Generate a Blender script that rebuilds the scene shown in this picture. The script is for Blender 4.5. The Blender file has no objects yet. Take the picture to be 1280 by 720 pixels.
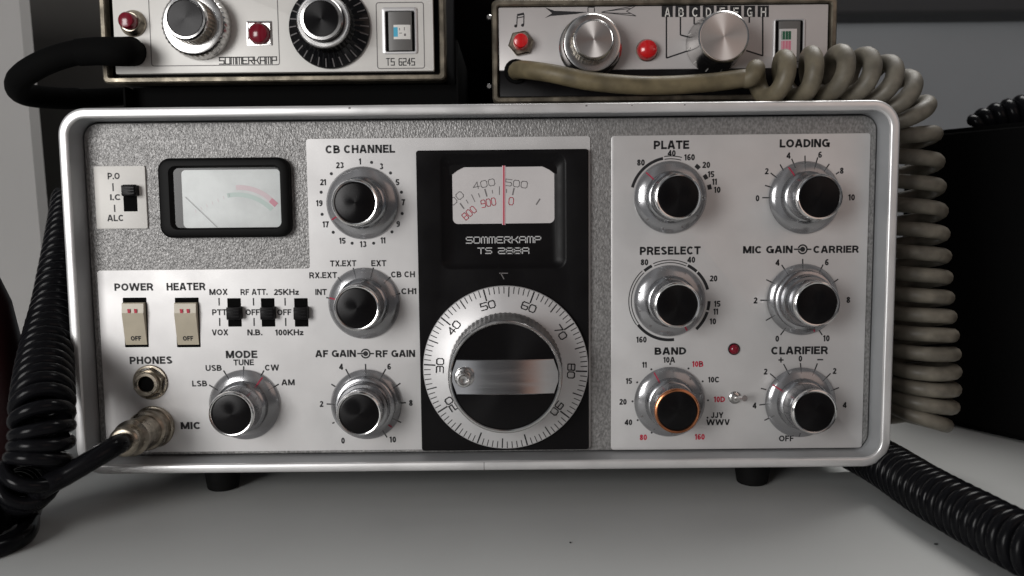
import bpy, bmesh, math, random
from mathutils import Vector, Matrix
random.seed(7)
SC = bpy.context.scene
COL = SC.collection
MM = 0.001            # everything below is written in millimetres

# ------------------------------------------------------------------ camera
FPX = 1050.0          # focal length in pixels of a 1280 wide frame
CAM = Vector((13.113, -342.84, 122.1))
PITCH, YAW, ROLL = 0.0915, -0.0012, -0.0102
cp, sp, cy_, sy_ = math.cos(PITCH), math.sin(PITCH), math.cos(YAW), math.sin(YAW)
FWD = Vector((sy_*cp, cy_*cp, -sp))
R0 = Vector((cy_, -sy_, 0)); U0 = R0.cross(FWD)
RGT = math.cos(ROLL)*R0 + math.sin(ROLL)*U0
UPV = -math.sin(ROLL)*R0 + math.cos(ROLL)*U0
cam_d = bpy.data.cameras.new('camera'); cam = bpy.data.objects.new('camera', cam_d); COL.objects.link(cam)
m = Matrix((RGT, UPV, -FWD)).transposed().to_4x4(); m.translation = CAM*MM
cam.matrix_world = m
cam_d.sensor_width = 36; cam_d.lens = FPX/1280*36
cam_d.clip_start = 0.01; cam_d.clip_end = 20
cam_d.dof.use_dof = True; cam_d.dof.focus_distance = 0.348; cam_d.dof.aperture_fstop = 13
SC.camera = cam

# ------------------------------------------------------------------ light
W = bpy.data.worlds.new('World'); SC.world = W; W.use_nodes = True
bg = W.node_tree.nodes['Background']; bg.inputs[1].default_value = 0.12
_n = W.node_tree.nodes; _l = W.node_tree.links          # added room glow: invented pale, dark and warm bands for the metal to reflect
_tc = _n.new('ShaderNodeTexCoord'); _sx = _n.new('ShaderNodeSeparateXYZ'); _l.new(_tc.outputs['Generated'], _sx.inputs[0])
_mr = _n.new('ShaderNodeMapRange'); _mr.inputs[1].default_value = -1; _mr.inputs[2].default_value = 1; _l.new(_sx.outputs[0], _mr.inputs[0])
_cr = _n.new('ShaderNodeValToRGB'); _l.new(_mr.outputs[0], _cr.inputs[0]); _e = _cr.color_ramp.elements
_e[0].position = 0; _e[0].color = (.9, .95, 1.02, 1); _e[1].position = 1; _e[1].color = (.75, .80, .88, 1)
for _p, _c in ((.28, (1.0, 1.04, 1.1, 1)), (.385, (2.7, 2.75, 2.85, 1)), (.435, (.6, .6, .62, 1)), (.53, (.35, .33, .33, 1)), (.565, (1.7, 1.05, .85, 1)), (.60, (2.0, 1.95, 1.9, 1)), (.68, (.7, .7, .72, 1))):
    _k = _e.new(_p); _k.color = _c
_l.new(_cr.outputs[0], bg.inputs[0])
def area(name, loc, target, sx, sy, power, col):
    l = bpy.data.lights.new(name, 'AREA'); l.shape = 'RECTANGLE'; l.size = sx; l.size_y = sy; l.energy = power; l.color = col
    o = bpy.data.objects.new(name, l); COL.objects.link(o)
    o.location = Vector(loc)*MM
    d = (Vector(target)-Vector(loc)).normalized()
    o.rotation_euler = d.to_track_quat('-Z', 'Y').to_euler()
    return o
area('window_light', (-500, -720, 225), (0, 10, 100), 0.32, 0.38, 4.6, (1.0, 0.985, 0.97))
area('ceiling_light', (330, 330, 800), (0, 0, 0), 0.5, 0.4, 5.6, (1.0, 0.985, 0.96))
area('warm_fill_light', (560, -620, 420), (60, 0, 80), 0.5, 0.5, 0.4, (1.0, 0.72, 0.60))  # added warm fill from the right, no visible source
SC.view_settings.view_transform = 'Standard'; SC.view_settings.look = 'None'
SC.view_settings.exposure = 0; SC.view_settings.gamma = 1

# ------------------------------------------------------------------ pixel -> point on a plane of the place
def ray(px, py):
    return (FWD + RGT*((px-640)/FPX) + UPV*((360-py)/FPX))
def at(px, py, y):            # point at world depth y
    d = ray(px, py); return CAM + d*((y-CAM.y)/d.y)
def atz(px, py, z):           # point at height z
    d = ray(px, py); return CAM + d*((z-CAM.z)/d.z)

# ------------------------------------------------------------------ materials
MATS = {}
def mat(name, col, rough=0.5, metal=0.0, spec=0.5, bump=None, rvar=None, cvar=None, coat=0, trans=0, ior=1.45, aniso=None):
    mt = bpy.data.materials.new(name); mt.use_nodes = True
    nt = mt.node_tree; b = nt.nodes['Principled BSDF']
    b.inputs['Base Color'].default_value = (*col, 1); b.inputs['Roughness'].default_value = rough
    b.inputs['Metallic'].default_value = metal; b.inputs['Specular IOR Level'].default_value = spec
    b.inputs['Coat Weight'].default_value = coat; b.inputs['Coat Roughness'].default_value = 0.08
    b.inputs['Transmission Weight'].default_value = trans; b.inputs['IOR'].default_value = ior
    tc = nt.nodes.new('ShaderNodeTexCoord')
    def noise(scale, detail=3, stretch=None):
        n = nt.nodes.new('ShaderNodeTexNoise'); n.inputs['Scale'].default_value = scale; n.inputs['Detail'].default_value = detail
        if stretch:
            mp = nt.nodes.new('ShaderNodeMapping'); mp.inputs['Scale'].default_value = stretch
            nt.links.new(tc.outputs['Object'], mp.inputs['Vector']); nt.links.new(mp.outputs[0], n.inputs['Vector'])
        else: nt.links.new(tc.outputs['Object'], n.inputs['Vector'])
        return n
    if cvar:                  # (scale, amount, stretch): mottling of the base colour (wear, grime, painted haze)
        n = noise(cvar[0], 4, cvar[2] if len(cvar) > 2 else None)
        r = nt.nodes.new('ShaderNodeMapRange'); r.inputs[1].default_value = .35; r.inputs[2].default_value = .65
        r.inputs[3].default_value = 1-cvar[1]; r.inputs[4].default_value = 1+cvar[1]*.5
        mx = nt.nodes.new('ShaderNodeVectorMath'); mx.operation = 'SCALE'; mx.inputs[0].default_value = col
        nt.links.new(n.outputs[0], r.inputs[0]); nt.links.new(r.outputs[0], mx.inputs['Scale'])
        nt.links.new(mx.outputs[0], b.inputs['Base Color'])
    if rvar:
        n = noise(rvar[0], 4, rvar[2] if len(rvar) > 2 else None)
        r = nt.nodes.new('ShaderNodeMapRange'); r.inputs[1].default_value = .3; r.inputs[2].default_value = .7
        r.inputs[3].default_value = max(.02, rough-rvar[1]); r.inputs[4].default_value = rough+rvar[1]
        nt.links.new(n.outputs[0], r.inputs[0]); nt.links.new(r.outputs[0], b.inputs['Roughness'])
    if bump:                  # (scale, distance mm, strength, stretch)
        n = noise(bump[0], 2, bump[3] if len(bump) > 3 else None)
        bp = nt.nodes.new('ShaderNodeBump'); bp.inputs['Distance'].default_value = bump[1]*MM; bp.inputs['Strength'].default_value = bump[2]
        nt.links.new(n.outputs[0], bp.inputs['Height']); nt.links.new(bp.outputs[0], b.inputs['Normal'])
    MATS[name] = mt
    return mt
mat('silver_crinkle', (.30, .295, .29), .42, .5, bump=(1, .5, 1.0, (1350, 1350, 860)), cvar=(1, .34, (1250, 1250, 800)))
mat('plate_silver', (.63, .62, .615), .42, .34, rvar=(40, .08), cvar=(55, .055), bump=(1, .004, .5, (500, 900, 4000)))
mat('plate_dull', (.56, .535, .525), .42, .25, rvar=(25, .06), cvar=(30, .04))
mat('plate_white', (.75, .735, .70), .45, .05, rvar=(30, .08), cvar=(60, .04))
mat('rim_silver', (.80, .795, .79), .36, .6, rvar=(60, .08), cvar=(80, .05), bump=(1500, .02, .25))
mat('plain_print', (.012, .012, .014), .5)
mat('red_print', (.50, .016, .05), .5)
mat('needle_grey', (.30, .30, .30), .5)
mat('pointer_red', (.36, .025, .06), .5)
mat('drum_grey', (.13, .125, .12), .4)
mat('pink_print', (.62, .20, .27), .5)
mat('green_print', (.50, .61, .565), .5)
mat('pale_red_print', (.69, .53, .56), .5)
mat('white_print', (.55, .55, .55), .5)
mat('grey_print', (.16, .15, .15), .5)
mat('black_gloss', (.006, .006, .007), .22, spec=.35, rvar=(40, .06))
mat('black_satin', (.006, .0055, .006), .36, spec=.13, rvar=(60, .1), bump=(1800, .02, .25))
mat('black_matte', (.004, .004, .004), .8, spec=.05, bump=(900, .05, .3))
mat('lip_shade_grey', (.42, .43, .44), .5, .2, rvar=(60, .08), cvar=(60, .06))  # duller than the rim: shade of its inner wall put into the colour
mat('bezel_black', (.005, .005, .005), .5, spec=.12)
mat('panel_dark', (.035, .035, .037), .7)
mat('case_paint', (.012, .012, .013), .5, spec=.2, bump=(900, .06, .4))
mat('chrome', (.62, .61, .60), .22, 1.0, rvar=(120, .07))
mat('bright_ring', (.80, .79, .78), .16, 1.0, rvar=(150, .06))
mat('bar_metal', (.80, .79, .79), .13, 1.0, rvar=(120, .05, (.2, 1, 3)))
mat('knob_metal', (.45, .45, .46), .24, 1.0, rvar=(150, .08))
mat('dial_metal', (.70, .69, .69), .40, .55, rvar=(60, .06))
mat('old_nickel', (.42, .37, .30), .32, 1.0, cvar=(350, .35), rvar=(200, .12))
mat('worn_frame', (.20, .175, .135), .42, .7, cvar=(160, .45), rvar=(200, .12), bump=(700, .06, .4))
mat('ivory_plastic', (.53, .475, .37), .35, cvar=(90, .08))
mat('meter_face', (.70, .72, .71), .45, cvar=(75, .14))  # mottling paints the haze of the glass into the face
mat('dial_paper', (.60, .575, .57), .5, cvar=(50, .06))
mat('red_lens', (.19, .005, .018), .2, coat=.35)
mat('bright_red', (.62, .012, .015), .22, coat=.5)
mat('maroon', (.022, .0045, .0055), .4, cvar=(40, .35))
mat('grey_cord', (.165, .150, .120), .5, cvar=(140, .30), rvar=(90, .12), bump=(600, .05, .4))
mat('black_cord', (.005, .005, .006), .22, spec=.13, rvar=(120, .08))
mat('table_white', (.47, .48, .472), .62, rvar=(12, .08), cvar=(9, .05), bump=(1500, .01, .2))
mat('wall_grey', (.38, .40, .42), .8, cvar=(6, .08), bump=(300, .1, .3))
mat('wall_shade_dark', (.055, .052, .047), .7, cvar=(8, .2))
mat('wall_light', (.40, .39, .38), .7, cvar=(6, .05))
mat('blue_print', (.05, .42, .62), .5)
mat('green_flag', (.02, .10, .055), .5)
mat('rubber', (.006, .006, .006), .6, spec=.12)

def spun(name, col, metal, rough):   # turned metal: concentric grooves, so highlights fan out from the middle
    mt = bpy.data.materials.new(name); mt.use_nodes = True; nt = mt.node_tree; b = nt.nodes['Principled BSDF']
    b.inputs['Base Color'].default_value = (*col, 1); b.inputs['Metallic'].default_value = metal; b.inputs['Roughness'].default_value = rough
    b.inputs['Anisotropic'].default_value = .85; b.inputs['Specular IOR Level'].default_value = .2
    tg = nt.nodes.new('ShaderNodeTangent'); tg.direction_type = 'RADIAL'; tg.axis = 'Y'
    nt.links.new(tg.outputs[0], b.inputs['Tangent'])
    MATS[name] = mt
def along_x(name, fn):
    mt = MATS[name]; nt = mt.node_tree; tc = nt.nodes.new('ShaderNodeTexCoord'); sx = nt.nodes.new('ShaderNodeSeparateXYZ'); nt.links.new(tc.outputs['Object'], sx.inputs[0])
    fn(nt, sx.outputs[0])
def _crinkle(nt, x):          # the crackle finish gets smoother towards the right-hand end
    r = nt.nodes.new('ShaderNodeMapRange'); r.inputs[1].default_value = -.07; r.inputs[2].default_value = .07; r.inputs[3].default_value = 1.0; r.inputs[4].default_value = .28
    nt.links.new(x, r.inputs[0]); nt.links.new(r.outputs[0], next(n for n in nt.nodes if n.type == 'BUMP').inputs['Strength'])
along_x('silver_crinkle', _crinkle)
def _cord(nt, x):             # the straight lead has browned with age, the coil stayed greyer
    r = nt.nodes.new('ShaderNodeMapRange'); r.inputs[1].default_value = -.10; r.inputs[2].default_value = -.03; nt.links.new(x, r.inputs[0])
    b = nt.nodes['Principled BSDF']; old = b.inputs['Base Color'].links[0].from_socket
    m2 = nt.nodes.new('ShaderNodeMix'); m2.data_type = 'RGBA'; m2.blend_type = 'MULTIPLY'; m2.inputs[0].default_value = 1
    m1 = nt.nodes.new('ShaderNodeMix'); m1.data_type = 'RGBA'; m1.inputs[6].default_value = (.92, .82, .58, 1); m1.inputs[7].default_value = (1, 1, 1, 1)
    nt.links.new(r.outputs[0], m1.inputs[0]); nt.links.new(old, m2.inputs[6]); nt.links.new(m1.outputs[2], m2.inputs[7]); nt.links.new(m2.outputs[2], b.inputs['Base Color'])
along_x('grey_cord', _cord)
spun('spun_black', (.006, .0055, .006), .25, .24)
spun('spun_silver', (.78, .76, .74), 1.0, .30)

def clear(name, col, body, mix, rough):     # see-through plastic with a dull metallic tint
    mt = bpy.data.materials.new(name); mt.use_nodes = True; nt = mt.node_tree; b = nt.nodes['Principled BSDF']
    b.inputs['Base Color'].default_value = (*body, 1); b.inputs['Roughness'].default_value = rough; b.inputs['Metallic'].default_value = .75
    t = nt.nodes.new('ShaderNodeBsdfTransparent'); t.inputs[0].default_value = (*col, 1)
    mx = nt.nodes.new('ShaderNodeMixShader'); mx.inputs[0].default_value = mix
    nt.links.new(b.outputs[0], mx.inputs[1]); nt.links.new(t.outputs[0], mx.inputs[2])
    nt.links.new(mx.outputs[0], nt.nodes['Material Output'].inputs['Surface'])
    MATS[name] = mt
clear('clear_skirt', (.70, .70, .71), (.50, .50, .51), .42, .18)
clear('clear_window', (.96, .97, .97), (.5, .5, .5), .93, .30)
mat('warm_glow', (.62, .25, .12), .25, 1.0, cvar=(200, .2))  # warm reflection put into the metal colour of the BAND knob rim

# ------------------------------------------------------------------ mesh helpers
BASE = {}
def finish(bm, name, material, parent=None, sharp=32, smooth=True):
    bmesh.ops.remove_doubles(bm, verts=bm.verts, dist=1e-5) if len(bm.verts) < 60000 else None
    bmesh.ops.recalc_face_normals(bm, faces=bm.faces) if smooth else None
    base = Vector((0, 0, 0)); p = parent
    while p is not None:
        if p.name in BASE: base = BASE[p.name]
        p = p.parent
    for v in bm.verts: v.co = (v.co-base)*MM
    if smooth:
        for f in bm.faces: f.smooth = True
        a = math.radians(sharp)
        for e in bm.edges:
            if len(e.link_faces) == 2 and e.calc_face_angle(0) > a: e.smooth = False
    me = bpy.data.meshes.new(name); bm.to_mesh(me); bm.free()
    me.materials.append(MATS[material])
    o = bpy.data.objects.new(name, me); COL.objects.link(o)
    if parent: o.parent = parent
    return o
def thing(name, label, cat, base, group=None):
    o = bpy.data.objects.new(name, None); COL.objects.link(o); o.empty_display_size = .02
    o.location = Vector(base)*MM; BASE[o.name] = Vector(base)
    o['label'] = label; o['category'] = cat
    if group: o['group'] = group
    return o
def tag(o, label=None, cat=None, group=None, kind=None):
    if label: o['label'] = label
    if cat: o['category'] = cat
    if group: o['group'] = group
    if kind: o['kind'] = kind
    return o
def NB(): return bmesh.new()
def face(bm, vs):
    try: return bm.faces.new(vs)
    except ValueError: return None
def bridge(bm, a, b, closed=True):
    n = len(a)
    for i in range(n if closed else n-1):
        j = (i+1) % n; face(bm, (a[i], a[j], b[j], b[i]))
def rrect(x0, x1, z0, z1, r, k=6):
    r = min(r, (x1-x0)/2-.01, (z1-z0)/2-.01); out = []
    for cx, cz, a0 in ((x1-r, z1-r, 0), (x0+r, z1-r, 90), (x0+r, z0+r, 180), (x1-r, z0+r, 270)):
        for i in range(k+1):
            a = math.radians(a0+90*i/k); out.append((cx+r*math.cos(a), cz+r*math.sin(a)))
    return out
def loft(bm, rings, cap0=False, cap1=False, k=6):
    """rings: (x0,x1,z0,z1,r,y)"""
    loops = []
    for x0, x1, z0, z1, r, y in rings:
        loops.append([bm.verts.new((x, y, z)) for x, z in rrect(x0, x1, z0, z1, r, k)])
    for a, b in zip(loops, loops[1:]): bridge(bm, a, b)
    if cap0: face(bm, loops[0])
    if cap1: face(bm, loops[-1])
    return loops
def inset(rc, d): return (rc[0]+d, rc[1]-d, rc[2]+d, rc[3]-d)
def block(bm, rc, r, y0, y1, bev=.4, k=6):
    """solid rounded block from back y0 to front y1 (y1<y0) with a bevelled front"""
    loft(bm, [(*rc, r, y0), (*rc, r, y1+bev), (*inset(rc, bev*.3), max(r-bev*.3, .05), y1+bev*.3), (*inset(rc, bev), max(r-bev, .05), y1)], True, True, k)
def box(bm, lo, hi):
    v = [bm.verts.new((x, y, z)) for x in (lo[0], hi[0]) for y in (lo[1], hi[1]) for z in (lo[2], hi[2])]
    for q in ((0, 1, 3, 2), (4, 6, 7, 5), (0, 4, 5, 1), (2, 3, 7, 6), (0, 2, 6, 4), (1, 5, 7, 3)): face(bm, [v[i] for i in q])
def bbox(bm, lo, hi, bev=1.0, seg=3):
    b2 = NB(); box(b2, lo, hi)
    bmesh.ops.bevel(b2, geom=list(b2.edges), offset=bev, segments=seg, affect='EDGES', profile=.5)
    merge(bm, b2)
def merge(bm, b2, mtx=None):
    mp = {}
    for v in b2.verts: mp[v] = bm.verts.new(mtx @ v.co if mtx else v.co)
    for f in b2.faces: face(bm, [mp[v] for v in f.verts])
    b2.free()
def lathe(bm, c, prof, n=72, ripple=None, close=True):
    """turn profile [(r,h)] about the axis through c pointing at the viewer (-y); c = Vector on the panel"""
    loops = []
    for i, (r, h) in enumerate(prof):
        if r < 1e-6: loops.append([bm.verts.new((c.x, c.y-h, c.z))]); continue
        lp = []
        for k in range(n):
            a = 2*math.pi*k/n; rr = r
            if ripple and ripple[0] <= i <= ripple[1]: rr = r*(1+ripple[3]*math.cos(a*ripple[2]))
            lp.append(bm.verts.new((c.x+rr*math.cos(a), c.y-h, c.z+rr*math.sin(a))))
        loops.append(lp)
    for a, b in zip(loops, loops[1:]):
        if len(a) == 1: [face(bm, (a[0], b[i], b[(i+1) % n])) for i in range(n)]
        elif len(b) == 1: [face(bm, (a[i], a[(i+1) % n], b[0])) for i in range(n)]
        else: bridge(bm, a, b)
def spline(pts, step):
    """Catmull-Rom through pts, resampled at about `step`"""
    P = [Vector(p) for p in pts]; P = [P[0]*2-P[1]]+P+[P[-1]*2-P[-2]]; out = []
    for i in range(1, len(P)-2):
        a, b, c, d = P[i-1:i+3]; n = max(2, int((c-b).length/step))
        for k in range(n):
            t = k/n; out.append(.5*((2*b)+(c-a)*t+(2*a-5*b+4*c-d)*t*t+(3*b-a-3*c+d)*t**3))
    out.append(P[-2]); return out
def tube(bm, pts, rad, n=12, caps=True):
    m_ = len(pts); up = Vector((0, 0, 1)); loops = []; prev = None
    for i, p in enumerate(pts):
        t = (pts[min(i+1, m_-1)]-pts[max(i-1, 0)]).normalized()
        if prev is None:
            u = t.cross(up)
            if u.length < .1: u = t.cross(Vector((1, 0, 0)))
            u.normalize()
        else: u = (prev-t*prev.dot(t)).normalized()
        prev = u; v = t.cross(u); r = rad(i/(m_-1)) if callable(rad) else rad
        loops.append([bm.verts.new(p+u*(r*math.cos(2*math.pi*k/n))+v*(r*math.sin(2*math.pi*k/n))) for k in range(n)])
    for a, b in zip(loops, loops[1:]): bridge(bm, a, b)
    if caps: face(bm, loops[0]); face(bm, loops[-1])
def helix(axis, R, pitch, phase=0, spt=26, hand=1):
    """points of a coil round an axis polyline; R(t), pitch(t) in mm"""
    L = [0]
    for a, b in zip(axis, axis[1:]): L.append(L[-1]+(b-a).length)
    fr = []; prev = None
    for i, p in enumerate(axis):
        t = (axis[min(i+1, len(axis)-1)]-axis[max(i-1, 0)]).normalized()
        if prev is None: u = t.cross(Vector((0, 1, 0.05))).normalized()
        else: u = (prev-t*prev.dot(t)).normalized()
        prev = u; fr.append((p, u, t.cross(u)))
    out = []; s = 0; ph = phase; tot = L[-1]; j = 0
    while s < tot:
        while j < len(L)-2 and L[j+1] < s: j += 1
        f = (s-L[j])/max(1e-6, L[j+1]-L[j]); t = s/tot
        p = fr[j][0].lerp(fr[j+1][0], f); u = fr[j][1].lerp(fr[j+1][1], f); v = fr[j][2].lerp(fr[j+1][2], f)
        out.append(p+u*(R(t)*math.cos(ph))+v*(R(t)*math.sin(ph)))
        ph += hand*2*math.pi/spt; s += pitch(t)/spt
    return out

# ------------------------------------------------------------------ lettering
FCACHE = {}
def el(cx, cy, rx, ry, a0, a1, n=14):        # elliptic stroke, degrees counter-clockwise from +x
    return [(cx+rx*math.cos(math.radians(a0+(a1-a0)*i/n)), cy+ry*math.sin(math.radians(a0+(a1-a0)*i/n))) for i in range(n+1)]
def glyph(ch, t):
    """plain grotesque capital as centre lines: (advance width, strokes), cap height 1, stem t"""
    b = t/2
    def bowl(x0, x1, y0, y1, closed_left=True):   # right-hand bowl of B, D, P, R between two bar heights
        r = (y1-y0)/2; rx = min(r, (x1-x0)*.7)
        return [(x0, y1)]+[(x1-rx, y1)]+el(x1-rx, (y0+y1)/2, rx, r, 90, -90)[1:]+[(x0, y0)]
    if ch == 'A': return .76, [[(b*.9, 0), (.38-b*.25, 1)], [(.76-b*.9, 0), (.38+b*.25, 1)], [(.16, .30), (.60, .30)]]
    if ch == 'B': return .68, [[(b, 0), (b, 1)], bowl(b, .62-b, .5, 1-b), bowl(b, .68-b, b, .53)]
    if ch == 'C': return .72, [el(.37, .5, .37-b, .5-b, 42, 318, 20)]
    if ch == 'D': return .70, [[(b, 0), (b, 1)], bowl(b, .70-b, b, 1-b)]
    if ch == 'E': return .60, [[(b, 0), (b, 1)], [(b, 1-b), (.58, 1-b)], [(b, .52), (.54, .52)], [(b, b), (.60, b)]]
    if ch == 'F': return .56, [[(b, 0), (b, 1)], [(b, 1-b), (.56, 1-b)], [(b, .5), (.50, .5)]]
    if ch == 'G': return .76, [el(.38, .5, .38-b, .5-b, 48, 335, 20), [(.76-b, 0), (.76-b, .5)], [(.42, .46), (.76, .46)]]
    if ch == 'H': return .70, [[(b, 0), (b, 1)], [(.70-b, 0), (.70-b, 1)], [(b, .52), (.70-b, .52)]]
    if ch == 'I': return t, [[(b, 0), (b, 1)]]
    if ch == 'J': return .52, [[(.52-b, 1), (.52-b, .28)]+el(.26, .28, .26-b, .28-b, 0, -180)[1:]]
    if ch == 'K': return .70, [[(b, 0), (b, 1)], [(b, .36), (.64, 1)], [(.26, .52), (.66, 0)]]
    if ch == 'L': return .56, [[(b, 0), (b, 1)], [(b, b), (.56, b)]]
    if ch == 'M': return .84, [[(b, 0), (b, 1)], [(.84-b, 0), (.84-b, 1)], [(b+.02, 1-.02), (.42, .06)], [(.84-b-.02, 1-.02), (.42, .06)]]
    if ch == 'N': return .70, [[(b, 0), (b, 1)], [(.70-b, 0), (.70-b, 1)], [(b+.01, .99), (.70-b-.01, .01)]]
    if ch == 'O': return .78, [el(.39, .5, .39-b, .5-b, 0, 360, 24)]
    if ch == 'P': return .66, [[(b, 0), (b, 1)], bowl(b, .66-b, .42, 1-b)]
    if ch == 'R': return .70, [[(b, 0), (b, 1)], bowl(b, .68-b, .46, 1-b), [(.42, .46), (.66-b*.4, 0)]]
    if ch == 'S': return .66, [el(.33, .745, .31-b, .255-b, 25, 215, 12)+[(.33, .51)]+el(.33, .265, .33-b, .265-b, 55, -155, 14)]
    if ch == 'T': return .64, [[(.32, 0), (.32, 1)], [(0, 1-b), (.64, 1-b)]]
    if ch == 'U': return .70, [[(b, 1), (b, .33)]+el(.35, .33, .35-b, .33-b, 180, 360)[1:]+[(.70-b, 1)]]
    if ch == 'V': return .70, [[(b*.9, 1), (.35-b*.2, 0)], [(.70-b*.9, 1), (.35+b*.2, 0)]]
    if ch == 'W': return 1.1, [[(b*.8, 1), (.29, 0)], [(.29, 0), (.55, 1)], [(.55, 1), (.81, 0)], [(.81, 0), (1.1-b*.8, 1)]]
    if ch == 'X': return .70, [[(b, 0), (.70-b, 1)], [(b, 1), (.70-b, 0)]]
    if ch == 'Y': return .70, [[(b*.9, 1), (.35, .42)], [(.70-b*.9, 1), (.35, .42)], [(.35, .46), (.35, 0)]]
    if ch == 'z': return .46, [[(.02, .70-b), (.44, .70-b)], [(.40, .68-b), (.06, b)], [(.01, b), (.46, b)]]
    if ch == '.': return t*1.1, [[(t*.55, 0), (t*.55, t*1.1)]]
    if ch == '0': return .58, [el(.29, .5, .29-b, .5-b, 0, 360, 20)]
    if ch == '1': return .36, [[(.36-b*1.4, 0), (.36-b*1.4, 1)], [(.0, .74), (.36-b*1.4, .90)]]
    if ch == '2': return .58, [el(.29, .71, .29-b, .29-b, 170, -30, 12)+[(b, .08)], [(0, b), (.58, b)]]
    if ch == '3': return .58, [el(.28, .745, .27-b, .255-b, 160, -80, 12), el(.28, .275, .30-b, .275-b, 85, -160, 12)]
    if ch == '4': return .60, [[(.46-b*.4, 0), (.46-b*.4, 1)], [(.44, .96), (.04, .30)], [(0, .28), (.60, .28)]]
    if ch == '5': return .58, [[(.54, 1-b), (.12, 1-b)], [(.12, 1-b*.4), (.08, .46)], el(.28, .32, .30-b, .32-b, 138, -155, 14)]
    if ch == '6': return .58, [el(.29, .31, .29-b, .31-b, 0, 360, 18), el(.37, .5, .37-b, .5-b, 62, 190, 10)]
    if ch == '8': return .58, [el(.29, .74, .265-b, .26-b, 0, 360, 16), el(.29, .28, .29-b, .28-b, 0, 360, 16)]
    if ch == '7': return .56, [[(0, 1-b), (.56, 1-b)], [(.54-b, .96), (.20, 0)]]
    if ch == '9': return .58, [el(.29, .69, .29-b, .31-b, 0, 360, 18), el(.21, .5, .37-b, .5-b, 10, -118, 10)]
    return .26, []
def ribbon(V, F, pl, t):
    n = len(pl); closed = (Vector(pl[0])-Vector(pl[-1])).length < 1e-4
    P = [Vector(p) for p in (pl[:-1] if closed else pl)]; n = len(P); i0 = len(V)
    for i, p in enumerate(P):
        a = P[i-1] if (i or closed) else None; c = P[(i+1) % n] if (i < n-1 or closed) else None
        d0 = (p-a).normalized() if a is not None else None; d1 = (c-p).normalized() if c is not None else None
        if d0 is None: d0 = d1
        if d1 is None: d1 = d0
        n0 = Vector((-d0.y, d0.x)); n1 = Vector((-d1.y, d1.x)); mdir = n0+n1
        mdir = mdir/max(.55, mdir.length_squared/2) if mdir.length > .01 else n0
        V += [p-mdir*t/2, p+mdir*t/2]
    for i in range(n if closed else n-1):
        j = (i+1) % n; F.append((i0+2*i, i0+2*j, i0+2*j+1, i0+2*i+1))
def glyphs(body, bold):
    key = (body, bold)
    if key in FCACHE: return FCACHE[key]
    t = .165+bold*2.3; V = []; F = []; x = 0
    for ch in body:
        w, pls = glyph(ch, t); xs = 1.0 if ch in 'I.' else 1.04 if ch.isdigit() else 1.2
        for pl in pls: ribbon(V, F, [(x+p[0]*xs, p[1]) for p in pl], t)
        x += w*xs+.05
    x0 = min(v.x for v in V); x1 = max(v.x for v in V); y0, y1 = 0.0, 1.0
    V = [((v.x-(x0+x1)/2)/(x1-x0), v.y-.5) for v in V]
    FCACHE[key] = (V, F, x1-x0); return FCACHE[key]
def ppm(y): return FPX/((y-CAM.y)*1.0)          # pixels per millimetre near depth y
def T(bm, body, px, py, w, h, y, bold=.022, rot=0):
    """printed word centred on the picture point (px,py) of plane y; w,h in picture pixels (w=None: natural width)"""
    V, F, asp = glyphs(body, bold); c = at(px, py, y); s = ppm(y); H = h/s; Wd = (w/s) if w else asp*H
    ca, sa = math.cos(rot), math.sin(rot); vs = []
    for x, z in V:
        x *= Wd; z *= H; vs.append(bm.verts.new((c.x+x*ca-z*sa, y, c.z+x*sa+z*ca)))
    for f in F: face(bm, [vs[i] for i in f])
def seg2(bm, a, b, w, y):
    a = Vector(a); b = Vector(b); d = (b-a).normalized(); n = Vector((-d.y, d.x))*(w/2)
    face(bm, [bm.verts.new((p.x, y, p.y)) for p in (a-n, b-n, b+n, a+n)])
def L(bm, p, q, y, w=1.7):       # printed line between two picture points
    a = at(*p, y); b = at(*q, y); seg2(bm, (a.x, a.z), (b.x, b.z), w/ppm(y), y)
def dot(bm, px, py, y, r=1.6):
    c = at(px, py, y); r /= ppm(y)
    face(bm, [bm.verts.new((c.x+r*math.cos(k*math.pi/5), y, c.z+r*math.sin(k*math.pi/5))) for k in range(10)])
def arc(bm, c, r, w, a0, a1, y, k=28):   # angles clockwise from straight up, degrees; r,w in mm
    prev = None
    for i in range(k+1):
        a = math.radians(a0+(a1-a0)*i/k)
        p = [bm.verts.new((c.x+q*math.sin(a), y, c.z+q*math.cos(a))) for q in (r-w/2, r+w/2)]
        if prev: face(bm, (prev[0], p[0], p[1], prev[1]))
        prev = p
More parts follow.
